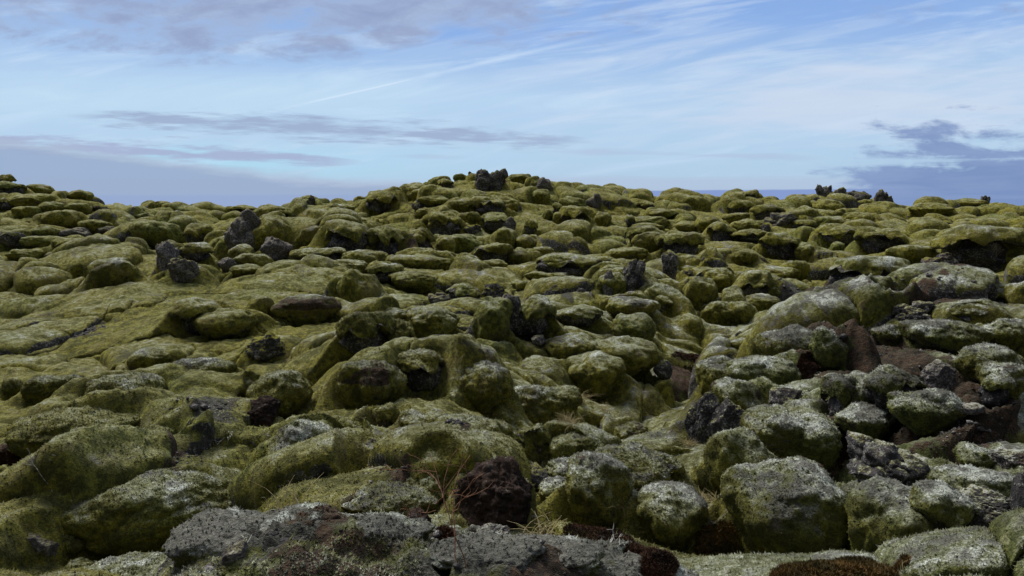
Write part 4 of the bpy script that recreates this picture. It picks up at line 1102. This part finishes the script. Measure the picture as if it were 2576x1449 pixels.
def frost_at(x, y):
    """more hoar and grey fringe moss close by and to the right"""
    r = np.hypot(x, y); side = x / np.maximum(r, 1)
    f = 0.30 - 0.22 * np.exp(-(r / 17.0) ** 2) * sstep((-x + 1) / 3) + 0.70 * np.exp(-(r / 13.0) ** 2) * (0.20 + 1.3 * np.clip(side + 0.35, 0, 1)) + 0.34 * np.exp(-((r - 20) / 12) ** 2) * sstep((x + 6) / 8) - 0.12 * sstep((r - 35) / 15)
    led = sstep((5.6 - r) / 0.9)
    f = f + 0.30 * np.exp(-((r - 14) / 9) ** 2) * sstep((x - 1) / 4)
    crest = np.exp(-((r - 29.5) / 2.0) ** 2) * sstep((-4 - x) / 3)
    return f + 0.75 * led * sstep((2.4 - x) / 1.0) + 0.35 * crest
def hue_at(x, y):
    r = np.hypot(x, y); side = x / np.maximum(r, 1)
    return 0.22 + 0.60 * np.clip(side, 0, 0.6) / 0.6 * np.exp(-(r / 16) ** 2) + 0.20 * np.clip(-side, 0, 1) * sstep((r - 34) / 6)


def make_ground():
    q = 1.0
    th = np.concatenate([np.linspace(-math.pi, -0.74, 90, endpoint=False), np.linspace(-0.74, 0.74, int(1150 * q)), np.linspace(0.74, math.pi, 91)[1:]])
    lr = np.concatenate([np.linspace(math.log(0.6), math.log(3.0), 25, endpoint=False), np.linspace(math.log(3.0), math.log(14), int(430 * q), endpoint=False),
                         np.linspace(math.log(14), math.log(72), int(680 * q), endpoint=False), np.linspace(math.log(72), math.log(3000), 60)])
    r = np.exp(lr)
    T, R = np.meshgrid(th, r)
    x = (np.sin(T) * R).ravel(); y = (np.cos(T) * R).ravel()
    xx, yy, zz, rk, tp = ground_xyz(x, y)
    Pq = np.c_[x, y, np.zeros_like(x)]; am = 0.25 + 0.05 * np.hypot(x, y)
    ex = x + am * (perlin(Pq * 0.9, 91) + 0.5 * perlin(Pq * 2.3, 92)); ey = y + am * (perlin(Pq * 0.9, 93) + 0.5 * perlin(Pq * 2.3, 94))
    led = sstep((5.0 - np.hypot(x, y)) / 0.5) * sstep((2.2 - x) / 0.8) * (np.hypot(x, y) > 2)
    le = led * np.clip(0.32 + 1.5 * perlin(Pq * 1.3, 95), 0, 0.95)
    ea = np.maximum(samp(earth, ex, ey), le); dk = np.maximum(samp(dark, ex, ey), led * (perlin(Pq * 0.9, 90) > 0))
    nr, nt_ = R.shape
    I = np.arange(nr * nt_).reshape(nr, nt_)
    a, b, c, d = I[:-1, :-1].ravel(), I[:-1, 1:].ravel(), I[1:, 1:].ravel(), I[1:, :-1].ravel()
    Fc = np.c_[a, b, c, d]
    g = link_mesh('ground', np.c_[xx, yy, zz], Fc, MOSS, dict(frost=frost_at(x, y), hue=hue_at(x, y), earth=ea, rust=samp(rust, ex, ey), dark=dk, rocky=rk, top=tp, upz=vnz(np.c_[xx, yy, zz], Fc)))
    tag(g, kind='structure')
    return g


make_ground()


def ground_at(x, y):
    x = np.atleast_1d(np.asarray(x, float)); y = np.atleast_1d(np.asarray(y, float))
    return ground_xyz(x, y)[2]


GROUP_CAT = {'M': ('mossy_boulder', 'boulder'), 'F': ('mossy_boulder', 'boulder'), 'C': ('moss_capped_rock', 'boulder'), 'R': ('lava_rock', 'rock'), 'P': ('peat_mound', 'peat mound')}
for p in PL:
    k = p['kind']; px = p['wpx'] * 0.3975
    lvl = 6 if px > 85 else 5 if px > 30 else 4 if px > 12 else 3
    name, cat = GROUP_CAT[k]
    loc = (p['x'], p['y'], p['z']); a, b, H = p['w'] / 2 * (1.12 if k != 'R' else 1.04), p['d'] / 2 * 1.12, p['H']
    seed = 1000 + p['i'] * 7
    fr = float(frost_at(np.array([p['x']]), np.array([p['y']]))[0]) + ((0.10 if p['x'] > 1 else 0.46) if k == 'F' else 0.0); hu = float(hue_at(np.array([p['x']]), np.array([p['y']]))[0])
    at = dict(frost=fr, hue=hu + (p['i'] % 5 - 2) * 0.05, earth=0.0, rust=0.0, dark=0.0, rocky=0.0 if k != 'C' else 0.35)
    if k == 'P': a, b, H = a * 1.08, b * 1.1, H * 1.15
    w = np.array(loc)
    if k in 'MF':
        V, Fc = moss_blob(a, b, H, seed, lvl, w)
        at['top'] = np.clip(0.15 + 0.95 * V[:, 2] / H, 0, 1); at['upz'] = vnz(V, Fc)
        if 'front ledge' in p['label']: at['frost'] = fr + 0.15
        if fr > 0.55 and p['i'] % 3 == 0 and 'front ledge' not in p['label'] or 'earth on its face' in p['label']:
            at['earth'] = np.clip(0.58 * sstep((perlin(V * (1.2 / max(p['w'], 0.3)) + p['i'] * 3.1, 9) + 0.05) / 0.35) * (V[:, 2] > 0.45 * H), 0, 1)
        if p['D'] < 15: V, Fc, at = with_tufts(V, Fc, at, int(min(p['w'] * (p['d'] + p['H'] * 2) * 1500, 12000)), 0.009 + 0.0006 * p['D'], 0.007 + 0.0006 * p['D'], seed)
        o = link_mesh(name, V, Fc, MOSS, at, loc=loc)
    elif k == 'C':
        o = bpy.data.objects.new(name, None); COL.objects.link(o); o.location = loc; o.empty_display_size = 0.1
        V, Fc = moss_blob(a, b, H, seed, lvl, w, cap=True)
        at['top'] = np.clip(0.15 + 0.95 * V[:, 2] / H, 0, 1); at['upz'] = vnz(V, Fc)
        if p['D'] < 15: V, Fc, at = with_tufts(V, Fc, at, int(min(p['w'] * (p['d'] + p['H'] * 2) * 1400, 9000)), 0.009 + 0.0006 * p['D'], 0.007 + 0.0006 * p['D'], seed)
        link_mesh('moss_cap', V, Fc, MOSS, at, parent=o)
        V, Fc = crag(a * 0.94, b * 0.92, H * 0.80, seed + 3, 9, min(max(lvl - 1, 3), 5), 1.0)
        link_mesh('rock_core', V, Fc, LAVA, dict(frost=0.0, mossy=0.0, pale=0.35 * ('pale' in p['label'] or 'grey' in p['label'])), parent=o)
    elif k == 'R':
        V, Fc = crag(a, b, H, seed, 14 if px > 22 else 9, min(lvl, 5), 1.1) if p['w'] > 0.7 and 'stone' not in p['label'] or 'stack' in p['label'] else rock_blob(a, b, H, seed, min(lvl + 1, 6), 0.9 if p['w'] > 0.6 else 0.6)
        o = link_mesh(name, V, Fc, LAVA, dict(frost=fr * 0.55, mossy=(0.45 if p['i'] % 2 else 0.2) if fr < 0.6 else 0.2, pale=1.0 * any(q in p['label'] for q in ('pale', 'grey', 'pinkish', 'lilac')) * (p['w'] < 3)), loc=loc)
    else:
        V, Fc = rock_blob(a, b, H, seed, 6, 0.8)
        o = link_mesh(name, V, Fc, PEAT, {}, loc=loc)
    o.rotation_euler = (0, 0, -p['ang'])
    tag(o, p['label'], cat)


# ------------------------------------------------------------------ moss sprigs on the near ground
def ground_sprigs():
    rs = np.random.RandomState(5); n = 150000
    r = np.exp(rs.uniform(math.log(2.9), math.log(13), n)); th = rs.uniform(-0.66, 0.66, n)
    x, y = np.sin(th) * r, np.cos(th) * r
    xx, yy, z, _, tp = ground_xyz(x, y); e = 0.02
    zx = ground_xyz(x + e, y)[2]; zy = ground_xyz(x, y + e)[2]
    N = np.c_[-(zx - z) / e, -(zy - z) / e, np.ones(n)]; N /= np.linalg.norm(N, axis=1)[:, None]
    P = np.c_[xx, yy, z]
    keep = (samp(earth, x, y) < 0.45 + 0.5 * perlin(P * 1.5, 4)) & ((perlin(P * 1.3, 95) < 0.12) | (r > 5.2))
    P, N, r, x, y, tp = P[keep], N[keep], r[keep], x[keep], y[keep], tp[keep]; n = len(P)
    t = np.cross(N, rs.normal(size=(n, 3))); t /= np.linalg.norm(t, axis=1)[:, None]; b2 = np.cross(N, t)
    hh = ((0.009 + 0.0006 * r) * rs.uniform(0.4, 1.4, n))[:, None]; rr = ((0.006 + 0.0007 * r) * rs.uniform(0.6, 1.4, n))[:, None]
    tip = P + N * hh + rs.normal(size=(n, 3)) * hh * 0.5
    q = [P - N * 0.4 * hh + rr * (t * math.cos(a) + b2 * math.sin(a)) for a in (0, 2.1, 4.2)]
    V = np.stack(q + [tip], 1).reshape(-1, 3); o = (np.arange(n) * 4)[:, None]
    T = np.concatenate([o + np.array([[0, 1, 3]]), o + np.array([[1, 2, 3]]), o + np.array([[2, 0, 3]])])
    rep = lambda a: np.repeat(a, 4)
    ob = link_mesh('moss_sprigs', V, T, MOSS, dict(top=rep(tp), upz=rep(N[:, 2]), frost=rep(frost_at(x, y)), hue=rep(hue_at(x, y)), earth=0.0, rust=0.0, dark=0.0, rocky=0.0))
    tag(ob, 'short fringe moss sprigs covering the near ground', 'moss', kind='stuff')
ground_sprigs()


def gravel():
    rs = np.random.RandomState(8); P = []
    for z, x, y, hw, hh, k in EARTH:
        if k == 'r': continue
        px, py = zp(z, x, y); c = hit(px, py); ra = hw * ZONE[z][2] * c[1] / F; n = int(min(500, 60 + 120 * ra * ra))
        q = np.sqrt(rs.rand(n)) * 1.2; a = rs.uniform(0, 6.28, n)
        P.append(np.c_[c[0] + ra * q * np.cos(a), c[1] + ra * q * np.sin(a) * 0.9, np.full(n, c[1])])
    th = rs.uniform(-0.6, 0.25, 400); r = rs.uniform(3.0, 5.0, 400); P.append(np.c_[np.sin(th) * r, np.cos(th) * r, r])
    P = np.concatenate(P); n = len(P); g = ground_xyz(P[:, 0], P[:, 1])
    sz = (0.004 + 0.0010 * P[:, 2]) * np.exp(rs.normal(size=n) * 0.55)
    D, Fc = ico(1); V = D[None] * (1 + 0.3 * rs.normal(size=(n, len(D), 1))) * sz[:, None, None] * np.array([1, 1, 0.7]) + np.c_[g[0], g[1], g[2]][:, None, :]
    T = (Fc[None] + (np.arange(n) * len(D))[:, None, None]).reshape(-1, 3)
    o = link_mesh('gravel', V.reshape(-1, 3), T, LAVA, dict(frost=0.2, mossy=0.0, pale=0.5), smooth=False)
    tag(o, 'scattered small lava gravel on the bare brown earth', 'gravel', kind='stuff')
gravel()


def tube_mesh(paths, sides=4):
    """list of (points, radius at foot, radius at tip) as one mesh of thin tapering tubes"""
    VV, FF = [], []; base = 0
    for pts, r0, r1 in paths:
        pts = np.array(pts, float); k = len(pts)
        d = np.gradient(pts, axis=0); d /= np.linalg.norm(d, axis=1)[:, None] + 1e-9
        u = np.cross(d, [0.3, 0.9, 0.1]); u /= np.linalg.norm(u, axis=1)[:, None] + 1e-9; v = np.cross(d, u)
        rad = np.linspace(r0, r1, k)[:, None]
        ring = [pts + rad * (u * math.cos(a) + v * math.sin(a)) for a in np.arange(sides) * 2 * math.pi / sides]
        V = np.stack(ring, 1).reshape(-1, 3)
        for i in range(k - 1):
            for s in range(sides):
                a, b = base + i * sides + s, base + i * sides + (s + 1) % sides
                FF.append((a, b, b + sides, a + sides))
        VV.append(V); base += len(V)
    return np.concatenate(VV), np.array(FF)


def spot(z, x, y, lift=0.0, dmin=2.5):
    """where the surface of the land stands at a picture point"""
    px, py = zp(z, x, y)
    d = ray(px, py); t = np.exp(np.linspace(math.log(max(dmin, 2.5)), math.log(60.0), 900)) / d[1]
    P = d[None, :] * t[:, None]; P[:, 2] += CAMZ
    g = ground_xyz(P[:, 0], P[:, 1])[2]
    k = np.nonzero(P[:, 2] <= g)[0]; i = k[0] if len(k) else len(P) - 1
    return np.array([P[i, 0], P[i, 1], g[i] + lift])


def grass_tuft(z, x, y, h, n, label, spread=0.5, seed=0, m=None, group=None, dmin=2.5):
    rs = np.random.RandomState(seed); c = spot(z, x, y, dmin=dmin)
    paths = []
    for _ in range(n * 2 if n > 7 else n):
        a = rs.uniform(0, 6.28); L = h * rs.uniform(0.5, 1.2); le = rs.uniform(0.2, 1.0) * spread * L
        b0 = np.array([rs.normal() * 0.05, rs.normal() * 0.05, -0.02])
        dv = np.array([math.cos(a), math.sin(a), 0])
        paths.append(([b0 + dv * le * s * s + np.array([0, 0, L * (s - 0.35 * spread * s * s)]) for s in np.linspace(0, 1, 5)], 0.0022 + 0.00018 * c[1], 0.0009))
    V, Fc = tube_mesh(paths, 3)
    o = link_mesh('grass_tuft', V, Fc, m or STRAW, loc=c)
    tag(o, label, 'grass', group)


for i, (z, x, y, h, n, lab, sp) in enumerate([
 ("R5",1905,880,0.34,26,"dry straw grass tuft under the big rounded boulder, uppermost in the grassy hollow",1.3),
 ("R5",1800,940,0.40,30,"widest spray of dry grass, in the middle of the grassy hollow",1.3),
 ("R5",1720,1130,0.30,46,"dense tuft of bleached dry grass at the bottom of the black hollow, right of centre",1.0),
 ("R5",1530,1110,0.25,10,"few pale stalks in the dark mouth left of the bleached dense tuft",0.7),
 ("R5",1990,1000,0.32,14,"thin dry grass on the right bank of the grassy hollow",1.2),
 ("R5",2180,1060,0.28,8,"sparse long blades at the foot of the frosted slope right of the grassy hollow",1.0),
 ("R5",860,640,0.30,5,"single long dry blades in the crack right of the thick moss shelf",0.8),
 ("R8",1905,870,0.22,60,"bushy pale grass tuft below the black hollow of the frosted arch",0.9),
 ("R8",2090,800,0.24,30,"greenish dry grass between the frosted arch and the dark crowned boulder",1.1),
 ("R8",2520,900,0.26,40,"dry grass spray leaning on the dark crowned boulder, lower right",1.2),
 ("R8",2420,1050,0.26,34,"dry grass below the spray on the dark crowned boulder",1.3),
 ("R8",1520,980,0.22,14,"pale thin blades left of the dark red heath mound",1.2),
 ("R8",1400,880,0.14,16,"whitish dead stalks at the foot of the brown peat lump",0.8),
 ("R8",1180,40,0.2,3,"lone dry blade on the moss above the frosted brow",0.8),
 ("R9",60,310,0.20,24,"dry grass on the dark soil at the left of the right foreground mass",1.3),
 ("R9",1000,400,0.16,20,"small pale tuft behind the frosted crown of the giant boulder",0.9),
 ("R9",110,760,0.24,24,"tangle of dry grass left of the giant rounded boulder",1.4),
 ("R9",230,740,0.22,16,"few stalks in front of the giant rounded boulder's left side",1.4),
 ("R9",40,880,0.22,26,"upright dry grass by the small black rock, right foreground",0.7),
 ("R9",920,1110,0.12,5,"two upright stalks before the deep black gap at the bottom right",0.3),
 ("R9",1680,1240,0.12,6,"short pale stalks at the bottom edge right of the crowberry patch",0.5),
 ("R6",1160,330,0.2,0,"",0),
 ("R6",1080,740,0.26,3,"long thin stalk bent over the gap by the frosted rock",1.0),
 ("R3",1490,1240,0.25,16,"dry grass on the yellow faced mounds in the right field",1.2),
 ("R3",1150,1270,0.25,16,"dry grass right of the dark red moss patch",1.2),
 ("R4",2400,760,0.40,7,"tall thin stalks in the dark hollow right of the high shouldered boulder",0.5),
 ("R7",2200,830,0.25,9,"thin stalks in the black gap beside the frosted backed boulder",0.8),
]):
    if n: grass_tuft(z, x, y, h, n, lab, sp, seed=300 + i)


def twig(z, x, y, h, n, label, seed, m, name='bare_twig', lean=(0.0, 0.0), buds=0, thick=0.005, dmin=2.5, cat='twig'):
    rs = np.random.RandomState(seed); c = spot(z, x, y, dmin=dmin)
    paths, tips = [], []
    def grow(p, d, L, r, depth):
        k = 6; pts = [p]
        for _ in range(k):
            d = d + rs.normal(size=3) * 0.22; d /= np.linalg.norm(d); pts.append(pts[-1] + d * L / k)
        paths.append((pts, r, r * 0.55)); tips.append(pts[-1])
        if depth > 0:
            for _ in range(rs.randint(1, 4)):
                q = pts[rs.randint(2, k)]; dd = d + rs.normal(size=3) * 0.75; dd[2] = abs(dd[2]) * 0.8; grow(q, dd / np.linalg.norm(dd), L * 0.55, r * 0.7, depth - 1)
    for _ in range(n):
        d = np.array([rs.normal() * 0.45 + lean[0], rs.normal() * 0.3 + lean[1], 1.0]); grow(np.array([rs.normal() * 0.03, 0, -0.02]), d / np.linalg.norm(d), h, thick, 2)
    V, Fc = tube_mesh(paths, 4)
    if buds:
        o = bpy.data.objects.new(name, None); COL.objects.link(o); o.location = c; o.empty_display_size = 0.1
        link_mesh('stem', V, Fc, m, parent=o)
        D, F2 = ico(2); bv, bf = [], []
        for j, t in enumerate(tips[:buds]):
            link_mesh('catkin', D * np.array([0.008, 0.008, 0.014]) + t, F2, BUD, parent=o)
    else:
        o = link_mesh(name, V, Fc, m, loc=c)
    tag(o, label, cat)

twig("R7",400,680,0.38,2,"forked bare grey bush standing by the black slot at the left",11,TWIG,lean=(-0.25,0),thick=0.007,name='bare_bush',cat='bush')
twig("R7",1740,360,0.26,2,"bare willow twig with pale catkins, left one above the torn earth boulder",12,TWIG,buds=5,lean=(-0.2,0))
twig("R7",1860,330,0.24,2,"bare willow twig reaching right beside the frosted backed boulder's foot",13,TWIG,buds=5,lean=(0.9,0))
twig("R7",1980,260,0.24,1,"willow twig with bright tips, topmost one near the brown peaty bank",14,TWIG,buds=4,lean=(0.4,0))
twig("R7",1820,470,0.14,2,"short catkin twig low on the green slope above the front ledge",15,TWIG,buds=5)
twig("R7",1920,545,0.2,1,"catkin twig lying to the right at the lower end of the willow twigs",16,TWIG,buds=4,lean=(1.2,0))
twig("R7",40,930,0.12,2,"tiny pale twig at the left frame edge low down",17,TWIG,lean=(0.3,0))
twig("R8",900,1275,0.62,2,"long reddish brown stem rising from the bottom edge, centre",18,RED,name='plant_stem',lean=(-0.45,0),thick=0.0035,cat='plant')
twig("R8",610,935,0.2,2,"reddish bent twig beside the small round brown peat lump",19,RED,lean=(-0.4,0),thick=0.004)
twig("R8",960,790,0.16,1,"pale straight twig leaning on the brown peat lump",20,TWIG,lean=(0.5,0))
twig("R8",1390,860,0.14,2,"bleached forked root at the foot of the brown peat lump",21,TWIG,lean=(0.2,0),thick=0.008)
twig("R8",1950,1050,0.12,3,"white dead twigs fanned out on the dark red heath mound",22,TWIG,lean=(1.0,0))
twig("R5",930,1370,0.2,2,"small dark twig at the mouth of the cave under the frosted brow",23,TWIG,lean=(0.2,0))
twig("S2",1250,1430,0.35,5,"low leafless shrubs on the frosted ground left of the narrow pointed boulder",24,TWIG,name='bare_bush',thick=0.008,cat='bush')
twig("R7",1890,1090,0.09,1,"single white stalk on the front ledge",25,BUD,lean=(0.1,0),thick=0.003)


def heath_patch(z, cx, cy, hw, hh, n, size, m, label, seed, cat='heath', dmin=2.5):
    rs = np.random.RandomState(seed)
    c = spot(z, cx, cy, dmin=dmin); s = ZONE[z][2]
    ra = hw * s * c[1] / F; far = spot(z, cx, cy - hh, dmin=dmin); nr = spot(z, cx, cy + hh, dmin=dmin)
    rb = float(np.clip(abs(far[1] - nr[1]) / 2, ra * 0.35, ra * 1.2))
    a = rs.uniform(0, 6.28, n); q = np.sqrt(rs.rand(n)); x = c[0] + ra * q * np.cos(a); y = c[1] + rb * q * np.sin(a)
    ok = perlin(np.c_[x * 2.5, y * 2.5, np.zeros(n)], 3) > -0.12 - 0.3 * (1 - q); x, y, q = x[ok], y[ok], q[ok]; n = len(x)
    xx, yy, zz = ground_xyz(x, y)[:3]
    top = size * 1.5 * (1 - q ** 2) * rs.rand(n)
    P = np.c_[xx, yy, zz + top] - c
    k = 3; VV = []
    for j in range(k):
        d = rs.normal(size=(n, 3)); d[:, 2] = np.abs(d[:, 2]) + 0.4; d /= np.linalg.norm(d, axis=1)[:, None]
        w = np.cross(d, rs.normal(size=(n, 3))); w /= np.linalg.norm(w, axis=1)[:, None]
        L = size * rs.uniform(0.5, 1.3, n)[:, None]
        VV.append(np.stack([P - w * L * 0.16, P + w * L * 0.16, P + d * L], 1))
    V = np.concatenate(VV).reshape(-1, 3); T = np.arange(len(V)).reshape(-1, 3)
    o = link_mesh('heath_patch', V, T, m, loc=c, smooth=False)
    tag(o, label, cat, kind='stuff')

heath_patch("R9",1200,1210,520,90,15000,0.03,HEATHG,"orange brown crowberry cushion at the bottom edge, right of centre",31,'crowberry')
heath_patch("R9",250,1110,200,50,4000,0.03,HEATHG,"small orange brown crowberry strip left of the big crowberry cushion",32,'crowberry')
heath_patch("R9",1215,340,110,120,4500,0.04,HEATH,"rust brown heath on the dark bank behind the giant boulders",33)
heath_patch("R8",1950,1040,290,75,9000,0.02,HEATH,"dark red heath mound with white dead twigs, lower right of centre",34)
heath_patch("R6",940,500,110,50,3000,0.05,HEATH,"rust red heath at the foot of the frosted ridge, right",35)
heath_patch("R6",40,480,130,80,4000,0.05,HEATH,"rust brown heath on the slope left of the frosted mounds",36)
heath_patch("R8",2350,1180,200,80,7000,0.022,HEATH,"dark heath at the bottom edge left of the crowberry strip",37)
heath_patch("R7",70,430,140,50,2500,0.04,HEATH,"faded red heath on the moss bank at the left edge",39)
heath_patch("R8",740,1010,80,40,1200,0.03,HEATH,"small red brown heath on the front ledge",40)
